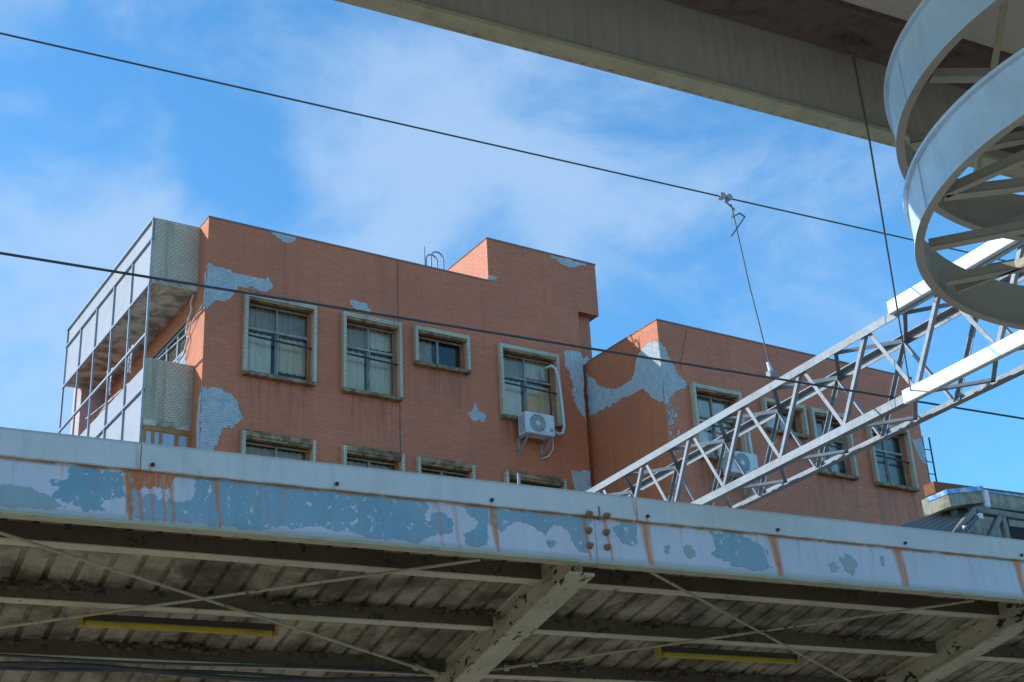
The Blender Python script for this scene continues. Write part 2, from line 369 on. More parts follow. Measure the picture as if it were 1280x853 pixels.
def ragged(poly, amp, step=.05, seed=0, snap=0, fs=3.1):
    """fractal outline through the coarse points"""
    rnd = random.Random(seed); outp = []
    n = len(poly)
    for i in range(n):
        a, b = Vector(poly[i]), Vector(poly[(i+1) % n]); d = b-a; m = max(1, int(d.length/step)); nr = Vector((-d.y, d.x)).normalized() if d.length else Vector((0, 0))
        for k in range(m):
            p = a + d*(k/m); q = Vector((p.x*fs+seed*7.3, p.y*fs, seed)); 
            w = math.sin(math.pi*min(1, max(0, k/m)))*.6+.4
            e = (mnoise.noise(q*1.3)*1.0 + mnoise.noise(q*4)*.55 + mnoise.noise(q*11)*.35)*amp*w + rnd.uniform(-1, 1)*amp*.12
            p = p + nr*e
            if snap: p = Vector((p.x, round(p.y/snap)*snap + (p.y-round(p.y/snap)*snap)*.25))
            outp.append((p.x, p.y))
    return outp
def sheet(name, outline, to3, thick, nrm, mat, parent, off=(0, 0, 0)):
    """thin irregular slab: outline in 2-D, to3 maps to 3-D, nrm points out of the surface"""
    bm = bmesh.new(); nrm = Vector(nrm); O = Vector(off)
    n_ = len(outline); r_ = delaunay_2d_cdt([Vector(p) for p in outline], [], [list(range(n_))], 1, 1e-6)
    vs = [bm.verts.new(Vector(to3(*p)) - O + nrm*thick) for p in r_[0]]
    for f in r_[2]:
        try: bm.faces.new([vs[i] for i in f])
        except ValueError: pass
    be = [e for e in bm.edges if len(e.link_faces) == 1]; lo_ = {}
    for e in be:
        for v in e.verts:
            if v not in lo_: lo_[v] = bm.verts.new(v.co - nrm*(thick+.003))
    for e in be:
        a_, b_ = e.verts; bm.faces.new((a_, b_, lo_[b_], lo_[a_]))
    for v in [v for v in bm.verts if not v.link_faces]: bm.verts.remove(v)
    bmesh.ops.recalc_face_normals(bm, faces=bm.faces)
    me = bpy.data.meshes.new(name); bm.to_mesh(me); bm.free(); me.materials.append(M[mat])
    o = bpy.data.objects.new(name, me); C.objects.link(o); o.parent = parent; return o

GZ = -1.1                                                   # street and track level; the platforms are at 0
# ------------------------------------------------------------------ ground and platforms
def struct(name, mb, mat): return tag(mb.build(name, mat), kind='structure')
struct('ground', MB().quad([(-900, -900, GZ), (900, -900, GZ), (900, 900, GZ), (-900, 900, GZ)]), 'asphalt')
struct('track_bed', MB().quad([(-60, 3.3, GZ+.02), (90, 3.3, GZ+.02), (90, 6.9, GZ+.02), (-60, 6.9, GZ+.02)]), 'ballast')
struct('near_platform', MB().box(-30, 45, -6, 3.25, GZ+.004, 0), 'concrete')
struct('far_platform', MB().box(-30, 45, 6.95, 13.2, GZ+.004, 0), 'concrete')

# ------------------------------------------------------------------ building frame
BO = (6.846, 26.334, GZ); BR = R(5)
OFF = (0, 0, GZ)
def bbuild(mb, name, mats, parent, **k): return mb.build(name, mats, parent, off=OFF, **k)

def wall_front(mb, x0, x1, z0, z1, y, holes, depth=.9, rm=1):
    """wall facing -y with real window openings and dim rooms behind them"""
    xs = sorted({x0, x1, *[h[0] for h in holes], *[h[1] for h in holes]}); zs = sorted({z0, z1, *[h[2] for h in holes], *[h[3] for h in holes]})
    for i in range(len(xs)-1):
        for j in range(len(zs)-1):
            cx, cz = (xs[i]+xs[i+1])/2, (zs[j]+zs[j+1])/2
            if any(h[0] < cx < h[1] and h[2] < cz < h[3] for h in holes): continue
            mb.quad([(xs[i], y, zs[j]), (xs[i+1], y, zs[j]), (xs[i+1], y, zs[j+1]), (xs[i], y, zs[j+1])])
    for a, b, c, d in holes:
        r = .26
        for (p, q) in (((a, c), (b, c)), ((b, c), (b, d)), ((b, d), (a, d)), ((a, d), (a, c))):
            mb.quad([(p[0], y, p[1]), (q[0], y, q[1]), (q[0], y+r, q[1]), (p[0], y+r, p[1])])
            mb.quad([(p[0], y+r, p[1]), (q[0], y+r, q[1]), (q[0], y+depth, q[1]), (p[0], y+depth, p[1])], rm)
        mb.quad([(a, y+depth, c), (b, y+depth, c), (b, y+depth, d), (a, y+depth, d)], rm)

def make_window(parent, x0, x1, z0, z1, y, style, seed):
    """tile-clad surround with sill, sashes, panes and curtains; x0..z1 is the outer edge of the surround"""
    rnd = random.Random(seed); w = .070
    s_ = MB()
    s_.box(x0, x0+w, y-.13, y+.03, z0+.075, z1); s_.box(x1-w, x1, y-.13, y+.03, z0+.075, z1)
    s_.box(x0+w, x1-w, y-.127, y+.03, z1-.10, z1-.002)
    if style == 'low': s_.mi[-6:] = [1]*6
    win = bbuild(s_, 'window', ['pale_tile', 'sill'] if style == 'low' else 'pale_tile', parent)
    sl_ = MB().box(x0+.002, x1-.002, y-.145, y+.03, z0-.01, z0+.075)
    bbuild(sl_, 'sill', 'sill', win, bevel=.012)
    a, b, c, d = x0+w, x1-w, z0+.075, z1-.10
    hd = MB().box(a, b, y-.10, y+.02, d-.05, d-.002); bbuild(hd, 'head_trim', 'sill', win)
    yf = y+.15; f = .035
    fr = MB(); fr.box(a, a+f, yf-.03, yf+.03, c, d-.05); fr.box(b-f, b, yf-.03, yf+.03, c, d-.05); fr.box(a+f, b-f, yf-.03, yf+.03, c, c+f); fr.box(a+f, b-f, yf-.03, yf+.03, d-.05-f, d-.05)
    mx_ = (a+b)/2 + rnd.uniform(-.03, .03); A, B, Cc, D = a+f, b-f, c+f, d-.05-f
    panes = []
    if style == 'tall':
        tz = Cc+(D-Cc)*.66
        fr.box(A, B, yf-.04, yf+.03, tz-.025, tz+.025)
        fr.box(mx_-.016, mx_+.016, yf-.028, yf+.028, tz+.025, D)
        fr.box(mx_+.0, mx_+.03, yf-.05, yf-.01, Cc, tz-.025); fr.box(mx_-.03, mx_+.0, yf-.005, yf+.028, Cc, tz-.025)
        panes = [(A, mx_-.016, tz+.025, D), (mx_+.016, B, tz+.025, D), (A, mx_-.03, Cc, tz-.025), (mx_+.03, B, Cc, tz-.025)]
    else:
        fr.box(mx_-.022, mx_+.022, yf-.028, yf+.028, Cc, D); panes = [(A, mx_-.022, Cc, D), (mx_+.022, B, Cc, D)]
    bbuild(fr, 'sash_frame', 'alu', win)
    for p in panes:
        bbuild(MB().box(p[0]-.004, p[1]+.004, yf+.004, yf+.010, p[2]-.004, p[3]+.004), 'pane', 'glass', win)
    if style == 'tall':
        gz = Cc+(D-Cc)*.50; gb = MB().bar((a, y-.02, gz+.02), (b, y-.02, gz-.03), .03, .035); bbuild(gb, 'guard_bar', 'dark_metal', win)
    # curtains with folds
    def curtain(u0, u1, w0, w1, mat, dy):
        m = MB(); n = max(8, int((u1-u0)/.035)); ph = rnd.uniform(0, 6)
        for i in range(n):
            f0, f1 = u0+(u1-u0)*i/n, u0+(u1-u0)*(i+1)/n
            y0_, y1_ = [y+dy+.02*math.sin(ph+40*q)+.008*math.sin(ph+97*q) for q in (f0, f1)]
            m.quad([(f0, y0_, w0), (f1, y1_, w0), (f1, y1_, w1), (f0, y0_, w1)])
        bbuild(m, 'curtain', mat, win, smooth=True)
    if style == 'tall':
        tz = Cc+(D-Cc)*.66; h = tz - rnd.choice((-.02, -.02, .06))
        cm = ('curtain', 'beige_curtain', 'white_blind')[seed % 3]; g_ = rnd.uniform(.0, .12)
        curtain(A, mx_-g_, Cc, h, cm, .21); curtain(mx_+rnd.uniform(-.02, .06), B, Cc+rnd.choice((0, 0, .2)), h, ('curtain', 'white_blind', 'beige_curtain')[seed % 3], .225)
        curtain(A, B if seed % 2 else mx_, tz, D+.03, 'dark_curtain', .25)
        if not seed % 2: curtain(mx_, B, tz+.12, D+.03, 'curtain', .25)
    elif style == 'small':
        curtain(A, A+(B-A)*.42, Cc, D, 'dark_curtain', .25)
    else:
        curtain(A, B, Cc, D, 'dark_curtain', .25)
    if style == 'low' or rnd.random() < .6:
        # moss and grit lying on the head of the surround
        m = MB(); 
        for i in range(26 if style == 'low' else 8):
            px = rnd.uniform(x0+.03, x1-.03); r_ = rnd.uniform(.015, .045)
            m.box(px-r_, px+r_, y-.12, y-.02, z1-.006, z1+r_*rnd.uniform(.3, 1.1))
        tag(bbuild(m, 'moss', 'sill', win, bevel=.006), kind='stuff')
    return win

def ac_unit(x0, z0, yw, label, w=.86, h=.56, dpt=.33, pipe=None):
    """wall-hung outdoor unit in building coordinates; yw is the wall plane"""
    T = Matrix.Translation(BO) @ Matrix.Rotation(BR, 4, 'Z')
    root = thing('air_conditioner', T @ Vector((x0+w/2, yw, z0-GZ)), label, 'air conditioner', 'air conditioners hung on the tiled walls', BR)
    y1, y0 = -.14, -.14-dpt; a, b = -w/2, w/2
    cs = MB().box(a, b, y0, y1, .0, h).build('casing', 'ac_white', root, bevel=.015)
    for k in range(9):
        zz = .07+k*(h-.14)/8; MB().box(a-.006, a+.004, y0+.05, y1-.05, zz-.011, zz+.011).build('louvre', 'ac_dark', cs)
    cx, cz, rr = a+w*.40, h*.5, h*.42
    def ring_y(r0, r1, ya, yb):
        m = MB(); n = 40; k = 0
        for i in range(n):
            t0, t1 = 2*math.pi*i/n, 2*math.pi*(i+1)/n
            for (ra, rb, yy) in ((r0, r1, ya),):
                m.quad([(cx+ra*math.cos(t0), yy, cz+ra*math.sin(t0)), (cx+rb*math.cos(t0), yy, cz+rb*math.sin(t0)), (cx+rb*math.cos(t1), yy, cz+rb*math.sin(t1)), (cx+ra*math.cos(t1), yy, cz+ra*math.sin(t1))])
            m.quad([(cx+r1*math.cos(t0), ya, cz+r1*math.sin(t0)), (cx+r1*math.cos(t1), ya, cz+r1*math.sin(t1)), (cx+r1*math.cos(t1), yb, cz+r1*math.sin(t1)), (cx+r1*math.cos(t0), yb, cz+r1*math.sin(t0))])
        return m
    ring_y(0, rr, y0-.004, y0+.002).build('fan_opening', 'ac_dark', root)
    g = MB()
    for q in (.28, .52, .76, 1.0):
        g.tube([(cx+rr*q*math.cos(t*math.pi/14), y0-.014, cz+rr*q*math.sin(t*math.pi/14)) for t in range(29)], .006, 5)
    for t in range(12): g.bar((cx+rr*.2*math.cos(t*math.pi/6), y0-.014, cz+rr*.2*math.sin(t*math.pi/6)), (cx+rr*math.cos(t*math.pi/6), y0-.014, cz+rr*math.sin(t*math.pi/6)), .006)
    g.build('fan_grille', 'ac_white', root)
    ring_y(0, rr*.24, y0-.022, y0-.008).build('hub', 'ac_white', root)
    MB().box(b-.15, b-.05, y0-.006, y0+.002, h*.18, h*.34).build('badge', 'blue_metal', root)
    for sx in (a+.07, b-.10):
        m = MB(); m.box(sx-.02, sx+.02, y0-.02, 0, -.045, -.004); m.box(sx-.02, sx+.02, -.03, .0, -.42, -.045); m.bar((sx, y0+.03, -.05), (sx, -.02, -.38), .03)
        m.build('bracket', 'alu', root)
    if pipe:
        m = MB(); m.tube([(p[0]-x0-w/2, p[1]-yw, p[2]-z0) for p in pipe], .034, 10); m.build('insulated_pipe', 'pipe_white', root, smooth=True)
        m = MB(); m.tube([(b-.01, -.26, .1), (b+.08, -.24, .02), (b+.11, -.18, -.2), (b+.02, -.12, -.36), (b-.12, -.05, -.42)], .014, 7); m.build('drain_hose', 'pipe_white', root, smooth=True)
    return root

# ------------------------------------------------------------------ main block
BW = thing('brick_building', BO, 'red tiled building with tiled balcony box and roof room, peeled to cement in patches', 'building', None, BR)
RT = 16.45; XR = 9.63; DP = 9.0
up = [(.85, 2.50, 12.92, 14.81, 'tall'), (3.14, 4.59, 12.92, 14.81, 'tall'), (4.94, 6.37, 13.88, 14.83, 'small'), (7.20, 8.87, 12.95, 14.82, 'tall')]
low = [(.87, 2.50, 9.78, 11.66, 'low'), (3.14, 4.60, 9.78, 11.66, 'low'), (4.93, 6.38, 10.72, 11.66, 'low'), (7.20, 8.85, 9.78, 11.64, 'low')]
mb = MB()
holes = [(a+.10, b-.10, c+.05, d-.09) for a, b, c, d, s_ in up+low]
wall_front(mb, 0, XR, GZ, RT, 0, holes)
# left wall with the long balcony window opening
y_holes = [(1.05, 3.9, 12.2, 14.42)]
ys = [0, 1.05, 3.9, DP]; zs = [GZ, 12.2, 14.42, RT]
for i in range(3):
    for j in range(3):
        if i == 1 and j == 1: continue
        mb.quad([(0, ys[i], zs[j]), (0, ys[i+1], zs[j]), (0, ys[i+1], zs[j+1]), (0, ys[i], zs[j+1])])
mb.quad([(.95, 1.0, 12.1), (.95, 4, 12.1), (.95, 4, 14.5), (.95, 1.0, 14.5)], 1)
mb.quad([(XR, 0, GZ), (XR, DP, GZ), (XR, DP, RT), (XR, 0, RT)]); mb.quad([(0, DP, GZ), (XR, DP, GZ), (XR, DP, RT), (0, DP, RT)])
mb.quad([(.2, .2, RT-.55), (XR-.2, .2, RT-.55), (XR-.2, DP-.2, RT-.55), (.2, DP-.2, RT-.55)], 2)
for a in ((.2, .2, XR-.2, .2), (.2, DP-.2, XR-.2, DP-.2), (.2, .2, .2, DP-.2), (XR-.2, .2, XR-.2, DP-.2)):
    mb.quad([(a[0], a[1], RT-.55), (a[2], a[3], RT-.55), (a[2], a[3], RT), (a[0], a[1], RT)])
for a in ((0, XR, 0, .2), (0, XR, DP-.2, DP), (0, .2, .2, DP-.2), (XR-.2, XR, .2, DP-.2)): mb.quad([(a[0], a[2], RT), (a[1], a[2], RT), (a[1], a[3], RT), (a[0], a[3], RT)])
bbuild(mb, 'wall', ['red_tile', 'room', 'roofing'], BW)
cp = MB().box(-.012, 7.03, -.014, .22, RT+.001, RT+.03); cp.box(-.012, .22, .22, DP, RT+.001, RT+.03); bbuild(cp, 'coping', 'frame_grey', BW)
# slim side pier and roof room
bbuild(MB().box(XR+.075, 10.11, .20, 3.5, GZ, 16.18), 'side_pier', 'red_tile', BW)
ph = MB().box(7.04, XR+.001, .003, 1.88, RT+.001, 17.61); ph.box(XR+.001, 10.27, .003, 1.88, 16.18, 17.61)
pr = bbuild(ph, 'roof_room', 'red_tile', BW)
bbuild(MB().box(7.02, 10.29, -.015, 1.90, 17.611, 17.64), 'coping', 'frame_grey', pr)
bbuild(MB().box(4.555, 4.573, -.008, -.001, GZ, RT-.02), 'movement_joint', 'dark_joint' if 'dark_joint' in M else 'rust_beam', BW)
for i, (a, b, c, d, st) in enumerate(up+low): make_window(BW, a, b, c, d, 0, st, 11+i)
front = lambda u, v: (u, 0, v)
left = lambda u, v: (0, u, v)
TH = .060
def fpatch(poly, seed, par, to3=front, nrm=(0, -1, 0), amp=.06): return sheet('bare_patch', ragged(poly, amp, .035, seed, TH), to3, .007, nrm, 'cement', par, OFF)
fpatch([(.004, 15.32), (.35, 15.33), (.62, 15.22), (1.40, 15.28), (1.50, 15.12), (1.36, 14.98), (.72, 14.94), (.55, 14.62), (.24, 14.52), (.004, 14.20)], 3, BW)
fpatch([(.004, 12.52), (.45, 12.52), (.78, 12.30), (.92, 11.98), (.70, 11.70), (.46, 11.66), (.38, 11.30), (.22, 11.05), (.004, 11.05)], 4, BW)
fpatch([(1.40, 16.44), (2.02, 16.44), (1.98, 16.32), (1.80, 16.24), (1.58, 16.34)], 5, BW, amp=.03)
fpatch([(3.36, 15.19), (3.76, 15.17), (3.80, 15.06), (3.93, 14.95), (3.58, 14.93), (3.40, 15.04)], 6, BW, amp=.03)
fpatch([(6.50, 13.20), (6.62, 13.02), (6.80, 12.96), (6.74, 12.80), (6.42, 12.80), (6.30, 12.93), (6.42, 13.00)], 7, BW, amp=.025)
fpatch([(9.10, 15.02), (9.50, 15.08), (9.625, 15.05), (9.625, 13.25), (9.42, 13.55), (9.24, 13.98), (9.30, 14.22), (9.12, 14.62)], 8, BW)
fpatch([(9.08, 11.95), (9.625, 12.0), (9.625, 11.0), (9.22, 11.0)], 9, BW, amp=.03)
fpatch([(.02, 14.2), (.02, 15.2), (.10, 15.1), (.08, 14.4)], 10, BW, left, (-1, 0, 0), .02)
fpatch([(.01, 11.1), (.01, 12.5), (.12, 12.3), (.20, 11.9), (.12, 11.2)], 10, BW, left, (-1, 0, 0), .03)
fpatch([(7.05, 16.62), (7.28, 16.60), (7.24, 16.50), (7.0, 16.47)], 12, BW, lambda u, v: (u, .0, v), (0, -1, 0), .02)
fpatch([(8.75, 17.60), (10.02, 17.60), (9.96, 17.50), (9.70, 17.45), (9.52, 17.36), (9.25, 17.38), (9.05, 17.52)], 13, pr, lambda u, v: (u, .003, v), (0, -1, 0), .03)
sheet('bare_patch', ragged([(9.72, 15.0), (9.95, 15.1), (10.1, 14.9), (10.1, 14.3), (9.72, 14.3)], .04, .04, 15, TH), lambda u, v: (u, .2, v), .007, (0, -1, 0), 'cement', BW, OFF)
# balcony stack on the left wall
y0, y1, bx = .52, 7.0, -1.0
bal = bbuild(MB().box(bx, -.002, y0, y0+.12, 15.03, 16.44), 'balcony', 'pale_tile', BW)
bbuild(MB().box(bx, -.002, y0, y0+.12, 11.85, 13.17), 'lower_end_wall', 'pale_tile', bal)
bbuild(MB().box(bx+.02, -.002, y0+.01, y1, 14.90, 15.029), 'soffit', 'soffit', bal)
bbuild(MB().box(bx+.02, -.002, y0+.01, y1, 11.72, 11.849), 'soffit', 'soffit', bal)
py = [.56, 1.83, 3.13, 4.45, 5.73, 6.98]
for i in range(5):
    a, b = py[i]+.03, py[i+1]-.03
    for (c, d) in ((15.98, 16.40), (14.92, 15.92)):
        bbuild(MB().box(bx-.012, bx+.03, a-(.025 if c > 15.9 else 0), b+(.025 if c > 15.9 else 0), c, d), 'balcony_panel', 'white_panel', bal)
    bbuild(MB().box(bx-.01, bx+.05, a, b, 12.52, 13.02), 'balcony_panel', 'white_panel', bal)
    bbuild(MB().box(bx-.01, bx+.05, a, b, 11.3, 12.46), 'balcony_panel', 'white_panel', bal)
for k, yy in enumerate(py):
    bbuild(MB().box(bx-.055, bx-.014, yy-.022, yy+.022, 10.0, 16.0 if 0 < k < 5 else 16.40), 'post', 'blue_metal', bal)
for zz, t in ((16.42, .05), (15.95, .04), (14.86, .05), (13.71, .05), (12.49, .04)):
    bbuild(MB().box(bx-.066, bx-.012, y0, y1+.02, zz-t/2, zz+t/2), 'rail', 'blue_metal', bal)
bbuild(MB().box(bx+.06, -.002, 6.9, 7.0, 11.85, 16.4), 'end_wall', 'pink_wall', bal) if False else None
bbuild(MB().box(-.62, -.002, 6.85, 7.6, 10, 15.6), 'end_wall', 'pink_wall', BW)
# orange framed glazing below the balcony box
for a, b in ((-.98, -.92), (-.80, -.74), (-.64, -.58), (-.32, -.24), (-.06, -.004)): bbuild(MB().box(a, b, y0+.03, y0+.10, 10.3, 11.72), 'mullion', 'orange_wood', bal)
bbuild(MB().box(-.98, -.004, y0+.02, y0+.11, 11.62, 11.719), 'head_rail', 'orange_wood', bal)
for a, b in ((-.92, -.80), (-.74, -.64), (-.58, -.32), (-.24, -.06)): bbuild(MB().box(a, b, y0+.055, y0+.07, 10.3, 11.62), 'pane', 'blue_pane', bal)
# long side window
sw = MB()
for a, b, c, d in ((1.05, 3.9, 14.36, 14.42), (1.05, 3.9, 13.78, 13.84), (1.05, 3.9, 12.2, 12.26)): sw.box(.03, .09, a, b, c, d)
for yy in (1.08, 1.75, 2.45, 3.15, 3.87): sw.box(.028, .092, yy-.03, yy+.03, 12.26, 14.36)
sw = bbuild(sw, 'window', 'white_panel', BW)
for a, b in ((1.11, 1.72), (1.78, 2.42), (2.48, 3.12), (3.18, 3.84)):
    bbuild(MB().box(.055, .062, a, b, 13.84, 14.36), 'pane', 'glass', sw); bbuild(MB().box(.055, .062, a, b, 12.26, 13.78), 'pane', 'blue_pane', sw)
# hose and wiring on the side wall
m = MB().tube([(-.05, .62, 14.85), (-.06, .75, 14.7), (-.06, .66, 14.5), (-.06, .85, 14.35), (-.06, .95, 14.1), (-.06, .8, 13.9), (-.07, 1.0, 13.6), (-.2, 1.6, 13.3)], .022, 7); bbuild(m, 'hose', 'pipe_white', BW, smooth=True)
m = MB().tube([(-.03, .05, 14.4), (-.1, .9, 14.0), (-.5, 2.2, 13.6), (-.85, 4.2, 13.4), (-.9, 5.2, 13.45)], .014, 6); bbuild(m, 'loose_cable', 'pipe_white', BW, smooth=True)

# things lying on and hanging in the balcony
T = Matrix.Translation(BO) @ Matrix.Rotation(BR, 4, 'Z')
def bpt(x, y, z): return T @ Vector((x, y, z-GZ))
st = thing('stick_bundle', bpt(-.9, 3.4, 13.05), 'bundle of brown poles and canes lying along the balcony parapet', 'poles', None, BR)
for k in range(9):
    q = random.uniform
    MB().tube([(q(-.03, .15), -1.0+q(-.4, .2), q(.02, .22)), (q(-.03, .15), 0, q(.05, .3)), (q(-.03, .15), 1.2+q(-.3, .4), q(.02, .25))], .018, 6).build('pole', 'rust' if k % 3 else 'pipe_white', st, smooth=True)
for (yy, lab) in ((2.55, 'white cloth hanging in the balcony opening, nearer the tiled box'), (4.0, 'white cloth hanging in the balcony opening, farther from the tiled box')):
    c = MB(); n = 12
    for i in range(n):
        a, b = i/n, (i+1)/n
        for j in range(6):
            f = lambda s_, t_: (-.03*math.sin(9*s_+2*t_)-.02*t_, -.22+.44*s_*(1-.25*t_), -.62*t_-.04*math.sin(5*s_))
            c.quad([f(a, j/6), f(b, j/6), f(b, (j+1)/6), f(a, (j+1)/6)])
    o = c.build('hanging_cloth', 'white_panel', None, smooth=True); o.location = bpt(-.75, yy, 14.25); o.rotation_euler = (0, 0, BR)
    sm = o.modifiers.new('thick', 'SOLIDIFY'); sm.thickness = .006
    tag(o, lab, 'laundry', 'cloths drying in the balcony')

# roof access hoops
hp = thing('roof_handrail', bpt(5.75, .35, RT-.54), 'pair of bent pipe hoops rising behind the roof parapet beside the roof room', 'handrail', None, BR)
for dx, dy, w, zt in ((-.22, 0, .30, 1.10), (-.02, .12, .34, 1.28)):
    pts = [(dx, dy, 0)] + [(dx+w/2-w/2*math.cos(t*math.pi/10), dy, zt-w/2+w/2*math.sin(t*math.pi/10)) for t in range(11)] + [(dx+w, dy, 0)]
    MB().tube(pts, .022, 8).build('hoop', 'blue_metal', hp, smooth=True)
MB().tube([(-.26, .0, 0), (-.26, 0, 1.28)], .014, 6).build('upright', 'blue_metal', hp)

ac_unit(7.58, 12.52, 0, 'white air conditioner with round fan below the fourth window of the tall block', w=.80, h=.52,
        pipe=[(8.50, -.28, 12.72), (8.62, -.24, 12.70), (8.80, -.17, 12.76), (8.86, -.17, 12.95), (8.84, -.17, 13.4), (8.80, -.17, 14.1), (8.72, -.17, 14.40), (8.62, -.14, 14.47), (8.56, .02, 14.46)])

# ------------------------------------------------------------------ annex
BA = thing('brick_annex', bpt(9.8, -2.8, GZ), 'lower red tiled block jutting forward behind the lattice girder', 'building', None, BR)
XA, AY, AT, AX1 = 9.8, -2.8, 14.82, 18.15
AOFF = (XA, AY, GZ)
aw = [(10.58, 12.02, 11.58, 13.36, 'tall'), (12.72, 14.04, 12.52, 13.36, 'small'), (14.24, 15.50, 11.68, 13.34, 'tall'), (16.14, 17.56, 11.64, 13.30, 'tall')]
class AMB: pass
_bb = bbuild
def bbuild(mb, name, mats, parent, **k):
    p = parent
    while p.parent: p = p.parent
    return mb.build(name, mats, parent, off=AOFF if p is BA else OFF, **k)
mb = MB(); wall_front(mb, XA, AX1, GZ, AT, AY, [(a+.10, b-.10, c+.05, d-.09) for a, b, c, d, s_ in aw])
mb.quad([(XA, AY, GZ), (XA, 5, GZ), (XA, 5, AT), (XA, AY, AT)]); mb.quad([(AX1, AY, GZ), (AX1, 5, GZ), (AX1, 5, AT), (AX1, AY, AT)]); mb.quad([(XA, 5, GZ), (AX1, 5, GZ), (AX1, 5, AT), (XA, 5, AT)])
mb.quad([(XA+.18, AY+.18, AT-.5), (AX1-.18, AY+.18, AT-.5), (AX1-.18, 4.8, AT-.5), (XA+.18, 4.8, AT-.5)], 2)
for a in ((XA+.18, AY+.18, AX1-.18, AY+.18), (XA+.18, 4.8, AX1-.18, 4.8), (XA+.18, AY+.18, XA+.18, 4.8), (AX1-.18, AY+.18, AX1-.18, 4.8)): mb.quad([(a[0], a[1], AT-.5), (a[2], a[3], AT-.5), (a[2], a[3], AT), (a[0], a[1], AT)])
for a in ((XA, AX1, AY, AY+.18), (XA, AX1, 4.8, 5), (XA, XA+.18, AY+.18, 4.8), (AX1-.18, AX1, AY+.18, 4.8)): mb.quad([(a[0], a[2], AT), (a[1], a[2], AT), (a[1], a[3], AT), (a[0], a[3], AT)])
bbuild(mb, 'wall', ['red_tile_annex', 'room', 'roofing'], BA)
cp = MB().box(XA-.012, AX1+.012, AY-.014, AY+.2, AT+.001, AT+.03); cp.box(XA-.012, XA+.2, AY+.2, -.01, AT+.001, AT+.03); bbuild(cp, 'coping', 'frame_grey', BA)
for i, (a, b, c, d, st_) in enumerate(aw): make_window(BA, a, b, c, d, AY, st_, 41+i)
AF = lambda u, v: (u, AY, v); AL = lambda u, v: (XA, u, v)
def apatch(poly, seed, to3, nrm, amp=.06): return sheet('bare_patch', ragged(poly, amp, .035, seed, TH), to3, .007, nrm, 'cement', BA, AOFF)
apatch([(XA+.004, 14.25), (9.96, 14.18), (10.12, 13.85), (10.28, 13.55), (10.46, 13.36), (10.42, 13.22), (10.20, 13.14), (10.05, 12.98), (9.92, 12.90), (XA+.004, 12.72)], 21, AF, (0, -1, 0))
apatch([(-2.796, 14.28), (-2.35, 14.40), (-2.05, 14.28), (-1.85, 13.95), (-1.65, 13.72), (-1.1, 13.72), (-.55, 13.95), (-.25, 14.25), (.10, 14.6), (.10, 13.42), (-2.02, 13.40), (-2.45, 13.0), (-2.796, 12.75)], 22, AL, (-1, 0, 0), .05)
apatch([(17.75, 13.1), (18.14, 13.15), (18.14, 12.45), (18.0, 12.5), (17.85, 12.75)], 23, AF, (0, -1, 0), .04)
# scabs of mortar running down the corner
for k in range(80):
    v = random.uniform(10.6, 12.85); u = XA + abs(random.gauss(.03, .12))+.04; r_ = random.uniform(.008, .032)*(1.3 if v > 12 else .9)
    sheet('mortar_scab', ragged([(u-r_, v-r_*1.6), (u+r_, v-r_), (u+r_*.8, v+r_*1.6), (u-r_*.6, v+r_)], .02, .02, k, 0), AF, .006, (0, -1, 0), 'cement', BA, AOFF)
cr_ = MB(); pts = [(10.66, 14.72), (10.60, 14.5), (10.52, 14.3), (10.48, 14.1), (10.40, 13.9), (10.36, 13.7)]
cr_.tube([(u, AY-.001, v) for u, v in pts], .009, 5); bbuild(cr_, 'crack', 'rust_beam', BA)
ac_unit(11.16, 11.18, AY, 'white air conditioner seen through the lattice girder on the lower block', w=.80, h=.52,
        pipe=[(11.96, AY-.28, 11.4), (12.06, AY-.2, 11.45), (12.08, AY-.17, 11.8), (12.06, AY-.17, 12.4), (12.0, AY-.05, 12.6), (11.98, AY+.0, 12.62)])

# ladder on the end of the annex and the roofs to its right
ld = thing('wall_ladder', bpt(18.33, -2.65, 9.4), 'thin rusty ladder standing at the far right edge of the lower red block', 'ladder', None, BR)
for dx in (0, .26): MB().box(dx-.015, dx+.015, -.015, .015, 0, 3.9).build('stile', 'dark_metal', ld)
for k in range(11): MB().bar((0, 0, .25+k*.33), (.26, 0, .25+k*.33), .02).build('rung', 'dark_metal', ld)

SY = 18.
sh = thing('roof_shed', (17.6, SY, GZ), 'dark shed with grey corrugated roof behind the right end of the canopy', 'shed')
def so_(mb, name, mat, par=sh, **k): return mb.build(name, mat, par, off=(17.6, SY, GZ), **k)
so_(MB().box(18.2, 23.5, SY+.75, SY+4, GZ, 8.35), 'back_wall', 'black')
so_(MB().box(18.9, 23.5, SY+.1, SY+.75, GZ, 7.2), 'front_wall', 'frame_grey')
A, B_, D_, E_ = Vector((17.0, SY+.55, 8.10)), Vector((19.08, SY+.55, 8.83)), Vector((17.9, SY-.25, 7.60)), Vector((19.12, SY-.1, 8.55))
nrib = 9
for i in range(nrib):
    a0, a1 = i/nrib, (i+1)/nrib
    p, q = A.lerp(D_, a0), A.lerp(D_, a1-.02); r_, s_ = B_.lerp(E_, a0), B_.lerp(E_, a1-.02); up_ = Vector((-.25, -.3, .9)).normalized()
    m = MB(); mid0, mid1 = p.lerp(q, .35)+up_*.045, r_.lerp(s_, .35)+up_*.03
    m.quad([p, mid0, mid1, r_]); m.quad([mid0, q, s_, mid1]); m.quad([p-up_*.015, r_-up_*.015, s_-up_*.015, q-up_*.015])
    so_(m, 'roof_sheet', 'corr')
